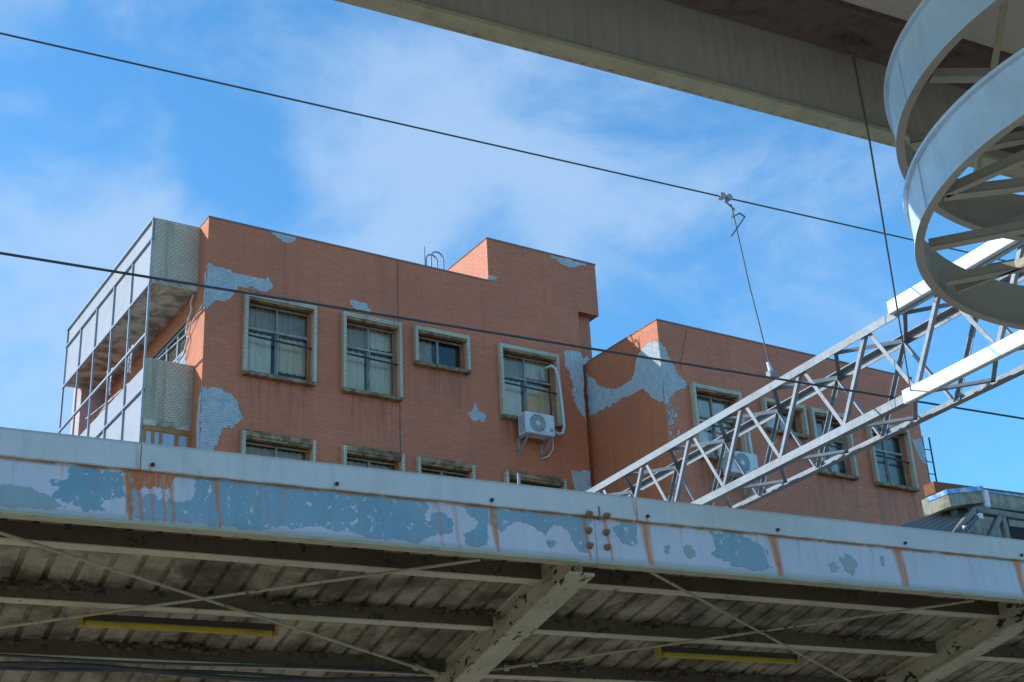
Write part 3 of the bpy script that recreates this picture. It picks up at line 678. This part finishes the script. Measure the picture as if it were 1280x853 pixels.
for a, b in (((18.25, 8.0), (19.0, 8.62)), ((18.95, 7.72), (19.6, 8.55)), ((19.0, 8.62), (20.9, 8.55)), ((19.72, 7.3), (19.66, 8.55)), ((20.6, 7.3), (20.55, 8.5)), ((18.2, 8.05), (19.0, 7.3))):
    so_(MB().bar((a[0], SY, a[1]), (b[0], SY, b[1]), .11, .10), 'frame_bar', 'frame_grey')
so_(MB().box(19.75, 20.5, SY+.05, SY+.07, 7.3, 8.4), 'window_pane', 'black')
for px in (18.6, 19.02): so_(MB().box(px-.05, px+.05, SY-.12, SY+.02, 8.42 if px > 19 else 8.15, 8.52 if px > 19 else 8.25), 'clip', 'white_strip')
so_(MB().box(19.3, 23.5, SY+.01, SY+.08, 8.62, 8.70), 'gutter', 'black')
sb = thing('sign_box', (18.9, SY+.3, GZ), 'weathered box with torn bright blue film on top above the shed roof', 'sign')
bx_ = MB().bar((18.38, SY+.2, 8.72), (19.24, SY+.2, 8.88), .5, .22).build('box_body', 'weathered_white', sb, off=(18.9, SY+.3, GZ))
MB().bar((18.34, SY+.2, 8.875), (19.26, SY+.2, 9.035), .54, .085).build('blue_film', 'tin_blue', sb, off=(18.9, SY+.3, GZ))
MB().box(19.27, 19.42, SY-.05, SY+.45, 8.68, 9.03).build('torn_end', 'white_strip', sb, off=(18.9, SY+.3, GZ), bevel=.03)
MB().box(18.7, 18.8, SY+.2, SY+.3, GZ, 8.65).build('post', 'frame_grey', sb, off=(18.9, SY+.3, GZ))
s2 = thing('sign_box', (20.4, SY+.3, GZ), 'long streaked grey box at the right picture edge above the shed', 'sign')
MB().box(19.45, 23.5, SY+.05, SY+.55, 8.72, 9.0).build('box_body', 'weathered_white', s2, off=(20.4, SY+.3, GZ))
MB().box(19.45, 23.5, SY+.03, SY+.57, 9.002, 9.04).build('blue_film', 'tin_blue', s2, off=(20.4, SY+.3, GZ))
for px in (20.0, 21.2, 22.4): MB().box(px-.04, px+.04, SY+.2, SY+.3, GZ, 8.719).build('post', 'frame_grey', s2, off=(20.4, SY+.3, GZ))
rb = thing('rear_roof', (20.6, 20.6, GZ), 'rusty eave of a low house between the red block and the shed', 'house')
MB().box(20.14, 26.5, 20.0, 20.3, 9.66, 9.9).build('eave', 'rust', rb, off=(20.6, 20.6, GZ)); MB().box(20.22, 26.5, 20.1, 20.5, GZ, 9.658).build('wall', 'weathered_white', rb, off=(20.6, 20.6, GZ))

# ------------------------------------------------------------------ far platform canopy (falls away from the track)
CY = 8.0; SL = math.tan(R(11.7)); CX0, CX1 = -5.2, 14.6
cn = thing('platform_canopy', (4.8, 10.6, 0), 'old steel platform canopy with peeling white and blue edge beam streaked with rust', 'canopy')
CO = (4.8, 10.6, 0)
def cb(mb, name, mat, par=cn, **k): return mb.build(name, mat, par, off=CO, **k)
def zc(Y, z0): return z0-SL*(Y-CY)
class FasciaCo: pass
# edge beam: web plates butted at splices, flashing above, bottom flange
fo = []
for a, b in ((CX0, .42), (.424, 4.846), (4.852, 9.2), (9.204, CX1)):
    f = MB().box(a, b, CY, CY+.012, 4.02, 4.328).build('fascia_plate', 'fascia', cn); f.location = (-CO[0], -CO[1], 0); fo.append(f)
for a, b in ((CX0, 1.728), (1.733, 5.188), (5.193, 9.65), (9.654, CX1)):
    f = MB().box(a, b, CY-.022, CY+.05, 4.327, 4.50).build('flashing', 'flashing', cn, bevel=.004); f.location = (-CO[0], -CO[1], 0)
cb(MB().box(CX0, CX1, CY-.008, CY+.10, 4.0, 4.019), 'bottom_flange', 'edge_flange')
cb(MB().box(CX0, CX1, CY+.013, CY+.10, 4.30, 4.325), 'top_flange', 'edge_flange')
# old coats showing through
def paint(poly, seed, mat='fascia_blue', amp=.03, t=None):
    t = .0008+.00025*seed; small = amp < .015
    o = sheet('paint_patch', ragged(poly, amp*(2.2 if small else 1.25), .004 if small else .007, seed, 0, 24. if small else 9.), lambda u, v: (u, CY, min(4.3265, max(4.0205, v))), t, (0, -1, 0), mat, cn, (0, 0, 0)); o.location = (-CO[0], -CO[1], 0); return o
paint([(.3, 4.19), (.95, 4.16), (1.12, 4.17), (1.26, 4.12), (1.33, 4.06), (1.18, 4.045), (.3, 4.04)], 1, 'fascia_grey', .02)
paint([(.55, 4.30), (.92, 4.27), (.95, 4.20), (.9, 4.18), (.5, 4.18)], 2, 'fascia_grey', .02)
paint([(1.33, 4.30), (1.38, 4.325), (1.48, 4.325), (1.51, 4.27), (1.56, 4.30), (1.64, 4.32), (1.655, 4.16), (1.58, 4.14), (1.52, 4.10), (1.56, 4.06), (1.42, 4.05), (1.36, 4.12), (1.34, 4.09), (1.24, 4.12), (1.28, 4.18), (1.22, 4.21), (1.32, 4.24)], 3, 'fascia_blue', .022)
paint([(1.665, 4.325), (1.72, 4.325), (1.75, 4.16), (1.78, 4.19), (1.83, 4.19), (1.85, 4.16), (1.90, 4.20), (1.92, 4.17), (2.0, 4.16), (2.06, 4.2), (2.06, 4.325), (2.5, 4.325), (3.2, 4.325), (3.55, 4.325), (3.61, 4.28), (3.57, 4.22), (3.62, 4.16), (3.66, 4.10), (3.56, 4.07), (3.50, 4.03), (3.36, 4.05), (3.2, 4.04), (3.05, 4.065), (2.86, 4.09), (2.7, 4.065), (2.62, 4.08), (2.5, 4.035), (2.2, 4.03), (2.0, 4.04), (1.8, 4.035), (1.665, 4.05)], 4, 'fascia_blue', .018)
paint([(1.70, 4.325), (1.93, 4.325), (1.925, 4.23), (1.88, 4.24), (1.84, 4.235), (1.78, 4.225), (1.72, 4.21), (1.675, 4.22)], 5, 'fascia_rust', .012)
paint([(3.62, 4.24), (3.70, 4.25), (3.77, 4.21), (3.76, 4.13), (3.68, 4.10), (3.62, 4.14)], 6, 'fascia_blue', .022)
paint([(3.84, 4.31), (3.95, 4.325), (4.03, 4.325), (4.03, 4.06), (3.95, 4.05), (3.86, 4.04), (3.84, 4.12), (3.93, 4.16), (3.96, 4.22), (3.88, 4.26)], 7, 'fascia_blue', .02)
paint([(4.05, 4.325), (4.84, 4.325), (4.82, 4.24), (4.78, 4.14), (4.80, 4.06), (4.70, 4.08), (4.66, 4.14), (4.62, 4.22), (4.52, 4.24), (4.46, 4.16), (4.40, 4.19), (4.38, 4.24), (4.25, 4.25), (4.16, 4.20), (4.12, 4.16), (4.05, 4.20)], 8, 'fascia_blue', .022)
paint([(4.46, 4.13), (4.54, 4.13), (4.52, 4.09), (4.47, 4.09)], 9, 'fascia_blue', .012)
paint([(4.98, 4.27), (5.06, 4.31), (5.18, 4.31), (5.19, 4.17), (5.10, 4.15), (5.04, 4.18)], 10, 'fascia_blue', .022)
paint([(5.40, 4.16), (5.45, 4.18), (5.44, 4.12), (5.41, 4.12)], 11, 'fascia_grey', .008)
paint([(5.56, 4.18), (5.63, 4.20), (5.66, 4.12), (5.60, 4.09)], 12, 'fascia_grey', .012)
paint([(5.80, 4.31), (6.0, 4.315), (6.14, 4.29), (6.22, 4.26), (6.30, 4.20), (6.28, 4.14), (6.34, 4.08), (6.16, 4.05), (6.0, 4.07), (5.92, 4.10), (5.80, 4.14), (5.84, 4.22)], 13, 'fascia_blue', .03)
paint([(6.84, 4.15), (6.90, 4.17), (6.95, 4.12), (6.88, 4.09)], 14, 'fascia_grey', .01)
paint([(6.97, 4.20), (7.05, 4.23), (7.14, 4.17), (7.10, 4.10), (7.02, 4.09)], 15, 'fascia_grey', .014)
paint([(7.37, 4.25), (7.40, 4.25), (7.39, 4.17), (7.37, 4.17)], 16, 'fascia_grey', .006)
# splice bolts and flashing screws
bolt = None
for bx0 in (4.79, 4.93):
    for bz in (4.335, 4.225, 4.12):
        m = MB().tube([(0, 0, 0), (0, -.03, 0)], [.026, .020], 6)
        m.tube([(0, -.03, 0), (0, -.045, 0)], .011, 6)
        if bolt is None: bolt = m.build('splice_bolt', 'bolt', cn); bo = bolt
        else: bo = share(bolt, cn)
        bo.location = (bx0-CO[0], CY-(.025 if bz > 4.33 else .002)-CO[1], bz)
scr = None
for sx in (1.80, 2.96, 4.05, 5.27, 6.4, 7.62, 8.85):
    m = MB().tube([(0, 0, 0), (0, -.014, 0)], .013, 8)
    so2 = m.build('flashing_screw', 'dark_metal', cn); so2.location = (sx-CO[0], CY-.021-CO[1], 4.365)
cb(MB().tube([(4.27, CY-.01, 4.50), (4.27, CY-.01, 4.58)], .011, 6), 'stud', 'galv')
cb(MB().box(4.87, 4.885, CY-.024, CY-.004, 4.31, 4.40), 'splice_strap', 'bolt')
# rafters: H-beams
rx = [.33, 4.68, 9.03, 13.4]
for x in rx:
    w, h, t = .20, .235, .018; z0 = 3.965
    Y0, Y1 = CY+.102, 12.6
    m = MB()
    for (xa, xb, za, zb) in ((x, x+w, 0, t), (x, x+w, h-t, h), (x+w/2-.006, x+w/2+.006, t, h-t)):
        k = len(m.v)
        for Y in (Y0, Y1):
            for xx, zz in ((xa, za), (xb, za), (xb, zb), (xa, zb)): m.v.append((xx, Y, zc(Y, z0)+zz))
        for f in ((3, 2, 1, 0), (4, 5, 6, 7), (0, 1, 5, 4), (1, 2, 6, 5), (2, 3, 7, 6), (3, 0, 4, 7)): m.f.append(tuple(k+i for i in f)); m.mi.append(0)
    cb(m, 'rafter', 'rafter')
    cb(MB().box(x+.02, x+.18, 10.5, 10.7, 0, zc(10.7, z0)-.02), 'column', 'rafter')
# purlins: channels between the rafters, roof pans above
spans = [(CX0, .33)] + [(rx[i]+.2, rx[i+1]) for i in range(3)] + [(13.6, CX1)]
for Y in (8.49, 9.28, 10.14, 10.98, 11.85):
    for a, b in spans:
        z = zc(Y, 4.10)
        pl = cb(MB().box(a+.002, b-.002, Y, Y+.008, z, z+.105), 'purlin', 'web')
        m = MB(); m.box(a+.002, b-.002, Y-.002, Y+.125, z-.008, z-.0005); m.box(a+.002, b-.002, Y+.117, Y+.125, z-.0005, z+.022); cb(m, 'bottom_flange', 'purlin', pl)
pan_w = .185; pm = None
npan = int((CX1-CX0)/pan_w)
for i in range(npan):
    x = CX0+i*pan_w
    if pm is None:
        m = MB(); Y0, Y1 = CY+.02, 12.7
        prof = [(0, 0), (.128, 0), (.135, .028), (.166, .028), (.173, 0), (.1895, -.0038)]
        for (u0, w0), (u1, w1) in zip(prof, prof[1:]):
            m.quad([(u0, Y0, zc(Y0, 4.205)+w0), (u1, Y0, zc(Y0, 4.205)+w1), (u1, Y1, zc(Y1, 4.205)+w1), (u0, Y1, zc(Y1, 4.205)+w0)])
            m.quad([(u0, Y0, zc(Y0, 4.208)+w0), (u0, Y1, zc(Y1, 4.208)+w0), (u1, Y1, zc(Y1, 4.208)+w1), (u1, Y0, zc(Y0, 4.208)+w1)])
        pm = m.build('roof_pan', 'sheet', cn); p = pm
    else: p = share(pm, cn)
    p.location = (x-CO[0], -CO[1], 0)
# brace rods with turnbuckles
def rod(a, b, par=cn):
    A_, B2 = Vector((*a, zc(a[1], 4.02))), Vector((*b, zc(b[1], 4.02))); d = (B2-A_)
    m = MB().tube([A_, B2], .0105, 7); r_ = cb(m, 'brace_rod', 'rod')
    e = B2-d.normalized()*.22; tb = MB()
    n_ = d.normalized().cross(Vector((0, 0, 1))).normalized()*.022
    for s_ in (-1, 1): tb.bar(e-d.normalized()*.11+n_*s_, e+d.normalized()*.11+n_*s_, .012)
    tb.tube([e-d.normalized()*.13, e-d.normalized()*.09], .026, 8); tb.tube([e+d.normalized()*.09, e+d.normalized()*.13], .026, 8)
    cb(tb, 'turnbuckle', 'rod', r_)
rod((.62, 8.08), (4.60, 10.02)); rod((4.02, 8.12), (.55, 9.90)); rod((5.34, 8.10), (8.98, 10.06)); rod((8.38, 8.12), (4.95, 9.86)); rod((9.7, 8.10), (13.3, 10.05)); rod((12.7, 8.12), (9.3, 9.86))
# nests, leaves and grime caught on the purlins
dm = MB(); rnd = random.Random(5)
for Y in (9.28, 10.14):
    for i in range(210):
        x = rnd.uniform(0.3, 9.6)
        if mnoise.noise(Vector((x*1.7, Y, 0))) < -.12: continue
        s_ = rnd.uniform(.012, .045); z = zc(Y, 4.10)+rnd.uniform(.055, .105); yy = Y-rnd.uniform(0, .07)
        k = len(dm.v)
        for a in range(6): dm.v.append((x+s_*rnd.uniform(.6, 1.6)*math.cos(a*1.047), yy+rnd.uniform(-.02, .02), z+s_*rnd.uniform(.4, 1.0)*math.sin(a*1.047)))
        dm.v.append((x, yy-.03, z)); 
        for a in range(6): dm.f.append((k+a, k+(a+1) % 6, k+6)); dm.mi.append(0)
        dm.f.append(tuple(k+a for a in range(6))); dm.mi.append(0)
tag(cb(dm, 'caught_debris', 'mud'), kind='stuff')

for x0, x1, lab in ((1.72, 3.06, 'yellow strip light under the canopy left of the broad slanting rafter'), (6.24, 7.62, 'yellow strip light under the canopy right of the broad slanting rafter')):
    Y = 9.47; z = zc(Y, 4.10)
    t = thing('strip_light', ((x0+x1)/2, Y, z-.05), lab, 'light fitting', 'strip lights under the platform canopy'); hw = (x1-x0)/2
    MB().box(-hw, hw, -.03, .035, .012, .052).build('housing', 'dark_metal', t)
    MB().tube([(-hw+.03, 0, -.004), (hw-.03, 0, -.004)], .026, 12).build('tube', 'yellow', t, smooth=True)
    for s_ in (-1, 1): MB().box(s_*hw-.012, s_*hw+.012, -.035, .035, -.03, .05).build('end_cap', 'yellow', t)
for k, (lab, r_, Yc, sag) in enumerate((('thick black cable sagging under the left bay of the canopy', .020, 10.20, .05), ('thin black cable running straight under the left bay of the canopy', .011, 10.10, .015), ('middle black cable clipped to the rear purlin of the left bay', .014, 10.26, .03))):
    pts = []
    for i in range(25):
        u = i/24; x = -1+u*5.6; pts.append((x, Yc+.03*math.sin(3*u+k), zc(Yc, 4.085)-r_-sag*math.sin(u*math.pi*2+k)**2))
    tag(MB().tube(pts, r_, 6).build('power_cable', 'cable', smooth=True), lab, 'cable', 'cables under the canopy')

# ------------------------------------------------------------------ lattice girder across the track
TX0, TX1, TZ0, TZ1 = 6.0, 6.37, 4.625, 5.24
tr = thing('lattice_girder', (6.185, 13.6, GZ), 'grey steel lattice girder slanting over the track in front of the red walls', 'girder'); TO = (6.185, 13.6, GZ)
def tb_(mb, name, mat, par=tr, **k): return mb.build(name, mat, par, off=TO, **k)
TYa, TYb = 3.75, 13.7
leg, th_ = .056, .007
tb_(MB().angle((TX0, TYa, TZ1), (TX0, TYb, TZ1), leg, th_, (1, 0, 0), (0, 0, -1)), 'chord', 'galv')
tb_(MB().angle((TX0, TYa, TZ0), (TX0, TYb, TZ0), leg, th_, (1, 0, 0), (0, 0, 1)), 'chord', 'galv')
tb_(MB().angle((TX1, TYa, TZ1), (TX1, TYb, TZ1), leg, th_, (-1, 0, 0), (0, 0, -1)), 'chord', 'galv')
tb_(MB().angle((TX1, TYa, TZ0), (TX1, TYb, TZ0), leg, th_, (-1, 0, 0), (0, 0, 1)), 'chord', 'galv')
P = .69; n0 = 7.03
def node(k): return n0 + k*P/2
for k in range(-9, 19):
    ya, yb = node(k), node(k+1)
    if ya < TYa+.05 or yb > TYb-.05: continue
    ev = k % 2 == 0
    g = .05
    for X, sgn in ((TX0+.010, 1), (TX1-.010, -1)):
        za, zb = (TZ1-.03, TZ0+.03) if ev else (TZ0+.03, TZ1-.03)
        a, b = Vector((X+sgn*(.006 if ev else .012), ya, za)), Vector((X+sgn*(.006 if ev else .012), yb, zb)); d = (b-a).normalized()
        m = MB().angle(a+d*g*.2, b-d*g*.2, .028, .005, (sgn, 0, 0), Vector((sgn, 0, 0)).cross(d)); tb_(m, 'lacing', 'galv')
    for Z, sgn in ((TZ1-.008, -1), (TZ0+.008, 1)):
        xa, xb = (TX1-.03, TX0+.03) if ev else (TX0+.03, TX1-.03)
        a, b = Vector((xa, ya, Z+sgn*.012)), Vector((xb, yb, Z+sgn*.012)); d = (b-a).normalized()
        m = MB().angle(a, b, .028, .005, (0, 0, sgn), Vector((0, 0, sgn)).cross(d)); tb_(m, 'lacing', 'galv')
# gusset plates at the end frames, white cover channels on the near part of the left chords
for zz, zt in ((TZ1, 1), (TZ0, 0)):
    m = MB()
    za, zb = (zz-.035, zz+.055) if zt else (zz-.03, zz+.06)
    m.box(TX0-.045, TX0-.004, TYa, 6.05, za, zb); m.box(TX0-.004, TX0+.07, TYa, 6.05, zb-.012, zb); 
    tb_(m, 'cover_channel', 'white_strip', bevel=.004)
for yy in (TYa+.03, TYb-.03):
    for X in (TX0+.02, TX1-.02): tb_(MB().bar((X, yy, TZ0), (X, yy, TZ1), .05), 'end_post', 'galv')
m = MB().tube([(6.185, 13.4, GZ), (6.185, 13.4, 5.6)], .16, 20); tb_(m, 'mast', 'galv', smooth=True)
m = MB(); m.box(6.05, 6.32, TYa-.1, TYa+.12, 4.545, 4.62); m.box(6.13, 6.24, 3.62, TYa-.1, 4.56, 4.61); tb_(m, 'seat_bracket', 'galv')

# ------------------------------------------------------------------ overhead wires
WY = 6.5
def wire(name, pts, r, label, mat='cable', cat='wire'): return tag(MB().tube(pts, r, 7).build(name, mat, smooth=True), label, cat)
zm, zk = 6.12, 4.855
wire('messenger_wire', [(x, WY, zm+.00002*(x-6)**2) for x in range(-40, 62, 2)], .0056, 'upper black overhead wire crossing the open sky', 'cable')
wire('contact_wire', [(x, WY, zk) for x in range(-40, 62, 2)], .0072, 'lower black overhead wire crossing the red building', 'cable')
dx0, dx1 = 5.13, 5.31
dr = thing('dropper', (dx0, WY, zk), 'thin hanger with knotted top linking the two overhead wires', 'hanger')
DO = (dx0, WY, zk)
MB().tube([(dx0+.035, WY-.012, zm-.05), (dx0+.05, WY-.015, zm-.2), (dx0+.10, WY-.012, (zm+zk)/2), (dx1, WY-.012, zk+.09)], .0045, 6).build('hanger_rod', 'steel_wire', dr, off=DO, smooth=True)
MB().tube([(dx1-.012, WY-.012, zk+.10), (dx1+.004, WY-.012, zk+.03)], [.010, .016], 8).build('rod_socket', 'white_strip', dr, off=DO)
MB().box(dx1-.015, dx1+.05, WY-.026, WY+.022, zk-.004, zk+.045).build('contact_clamp', 'galv', dr, off=DO, bevel=.006)
for s_ in (-1, 1):
    MB().tube([(dx0+s_*.026, WY-.022, zm), (dx0+s_*.026, WY+.022, zm)], [.024, .018], 7).build('clamp_bolt', 'galv', dr, off=DO)
MB().tube([(dx0, WY, zm-.03), (dx0+.05, WY-.02, zm-.09), (dx0+.02, WY-.02, zm-.16), (dx0+.09, WY-.02, zm-.11), (dx0+.13, WY-.02, zm-.13)], .006, 6).build('knot', 'steel_wire', dr, off=DO, smooth=True)
MB().tube([(dx0+.13, WY-.02, zm-.13), (dx0+.0, WY-.02, zm-.30)], .005, 6).build('loose_tail', 'steel_wire', dr, off=DO)
# stay from the near canopy edge to the girder
sy = thing('stay_wire', (6.0, 5.99, 4.66), 'dark stay wire from the brown canopy edge down to the girder', 'stay wire')
SO = (6.0, 5.99, 4.66)
pts = [(3.418, 3.42, 4.87), (3.418, 3.42, 4.702), (3.504, 3.50, 4.447)]
p0, p1 = Vector(pts[-1]), Vector((5.975, 5.99, 4.66))
pts += [p0.lerp(p1, t/14) - Vector((0, 0, .07*math.sin(math.pi*t/14)*(1-t/14))) for t in range(1, 15)]
MB().tube(pts, .0042, 7).build('strand', 'steel_wire', sy, off=SO, smooth=True)
ax = 3.418
m = MB(); m.box(ax-.03, ax+.03, 3.40, 3.44, 4.80, 4.864); m.tube([(ax, 3.42, 4.83), (ax+.09, 3.42, 4.83)], .014, 8); m.tube([(ax, 3.42, 4.83), (ax, 3.42, 4.76)], [.016, .010], 8); m.build('anchor', 'rust_beam', sy, off=SO)

# ------------------------------------------------------------------ near canopy overhead
nc = thing('station_canopy', (2, -1, 0), 'brown underside and edge of the near canopy overhead at top right', 'canopy'); NO = (2, -1, 0)
def nb(mb, name, mat, par=nc, **k): return mb.build(name, mat, par, off=NO, **k)
X0, X1 = -14, 26
nb(MB().box(X0, X1, 3.53, 3.545, 4.545, 5.1), 'edge_web', 'edge_web')
nb(MB().box(X0, X1, 3.516, 3.60, 4.528, 4.544), 'edge_flange', 'edge_flange')
nb(MB().box(X0, X1, 3.546, 3.60, 5.08, 5.1), 'top_flange', 'edge_web')
nb(MB().box(X0, X1, 3.29, 3.529, 4.865, 5.06), 'box_beam', 'rust_beam', bevel=.008)
npn = 22
for i in range(npn):
    a, b = X0+(X1-X0)*i/npn, X0+(X1-X0)*(i+1)/npn
    nb(MB().box(a+.004, b-.004, -4.0, 3.288, 4.90, 4.93), 'ceiling_panel', 'ceiling')
nb(MB().box(X0, X1, -4.0, 3.529, 5.061, 5.14), 'roof_deck', 'concrete')
nb(MB().box(X0, X1, 1.35, 1.50, 4.78, 4.899), 'ceiling_beam', 'rust_beam')
for k in range(7):
    x = -12.2+k*5.6
    nb(MB().box(x-.12, x+.12, -1.12, -.88, 0, 4.899), 'column', 'concrete')
bd = MB(); x = -2.0
while x < 8.0:
    if mnoise.noise(Vector((x*1.1, 3, 0))) > -.15: bd.box(x, x+random.uniform(.015, .035), 3.585, 3.594, 4.5235, 4.5285)
    x += random.uniform(.05, .075)
tag(nb(bd, 'weld_beads', 'edge_web'), kind='stuff')
# splice plate on the edge web
sp = nb(MB().box(4.18, 4.50, 3.516, 3.529, 4.60, 4.84), 'splice_plate', 'rust_beam')
for bx1 in (4.24, 4.42):
    for bz in (4.66, 4.76): nb(MB().tube([(bx1, 3.516, bz), (bx1, 3.495, bz)], [.024, .018], 6), 'bolt', 'bolt', sp)

# ------------------------------------------------------------------ round frame hung below the near canopy
RC = (4.03, 2.32); RR = 1.125
rg = thing('ring_frame', (RC[0], RC[1], 3.70), 'pale blue steel frame of two stacked rings with crossbars at top right', 'ring frame'); RO = (RC[0], RC[1], 3.70)
def rb_(mb, name, mat, par=rg, **k): return mb.build(name, mat, par, off=RO, **k)
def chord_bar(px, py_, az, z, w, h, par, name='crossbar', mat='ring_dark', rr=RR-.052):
    d = Vector((math.cos(R(az)), math.sin(R(az)))); p = Vector((px-RC[0], py_-RC[1])); b = p.dot(d); disc = b*b-(p.dot(p)-rr*rr)
    if disc <= 0: return
    t0, t1 = -b-math.sqrt(disc), -b+math.sqrt(disc)
    a_, b2 = p+d*t0, p+d*t1
    m = MB(); A_, B_2 = Vector((RC[0]+a_.x, RC[1]+a_.y, z)), Vector((RC[0]+b2.x, RC[1]+b2.y, z))
    w *= .5; h *= .6
    m.bar(A_, B_2, w, .006); n_ = Vector((-d.y, d.x, 0))*(w/2-.003); zz = Vector((0, 0, h/2))
    m.bar(A_+n_+zz, B_2+n_+zz, .006, h); m.bar(A_-n_+zz, B_2-n_+zz, .006, h)
    rb_(m, name, mat, par)
for z0, z1 in ((3.70, 3.889), (4.099, 4.309)):
    prof = [(RR, z0), (RR, z0+.006), (RR-.006, z0+.014), (RR-.006, z1-.012), (RR+.010, z1-.012), (RR+.010, z1), (RR-.014, z1), (RR-.014, z0+.008), (RR-.030, z0+.008), (RR-.030, z0)]
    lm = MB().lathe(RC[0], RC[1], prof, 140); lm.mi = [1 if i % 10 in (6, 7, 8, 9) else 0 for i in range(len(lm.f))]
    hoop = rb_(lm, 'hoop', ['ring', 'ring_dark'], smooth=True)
    if z0 < 4:
        for (px, py_, az, w) in ((3.04, 2.80, -36, .075), (3.25, 3.10, -47, .075), (3.09, 2.66, -74, .05), (3.60, 3.34, -74, .03), (4.4, 2.32, -47, .075), (4.2, 3.2, -74, .05)):
            chord_bar(px, py_, az, z0+.02, w, .05, hoop)
    else:
        for (px, py_, az, w) in ((2.99, 2.74, -23, .075), (3.22, 3.10, -45, .06), (4.3, 2.2, -45, .075), (4.2, 2.9, -74, .05)):
            chord_bar(px, py_, az, z0+.02, w, .05, hoop)
for z0, z1 in ((3.70, 3.889), (4.099, 4.309)):
    for az in (152, 197, 243, 288):
        ca, sa = math.cos(R(az)), math.sin(R(az)); x, y = RC[0]+(RR-.004)*ca, RC[1]+(RR-.004)*sa
        rb_(MB().bar((x, y, z0+.016), (x, y, z1-.016), .012, .006, (ca, sa, 0)), 'weld_seam', 'ring')
for az in (-60, 0, 60):
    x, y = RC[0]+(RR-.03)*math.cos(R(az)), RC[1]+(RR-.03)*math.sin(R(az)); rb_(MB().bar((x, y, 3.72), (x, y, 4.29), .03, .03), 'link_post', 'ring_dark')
for az in (-75, 15, 95, 170):
    x, y = RC[0]+(RR-.03)*math.cos(R(az)), RC[1]+(RR-.03)*math.sin(R(az)); x2, y2 = RC[0]+(RR-.45)*math.cos(R(az+14)), RC[1]+(RR-.45)*math.sin(R(az+14))
    rb_(MB().tube([(x, y, 4.30), (x2, y2, 4.90)], .014, 8), 'hanger', 'edge_flange')
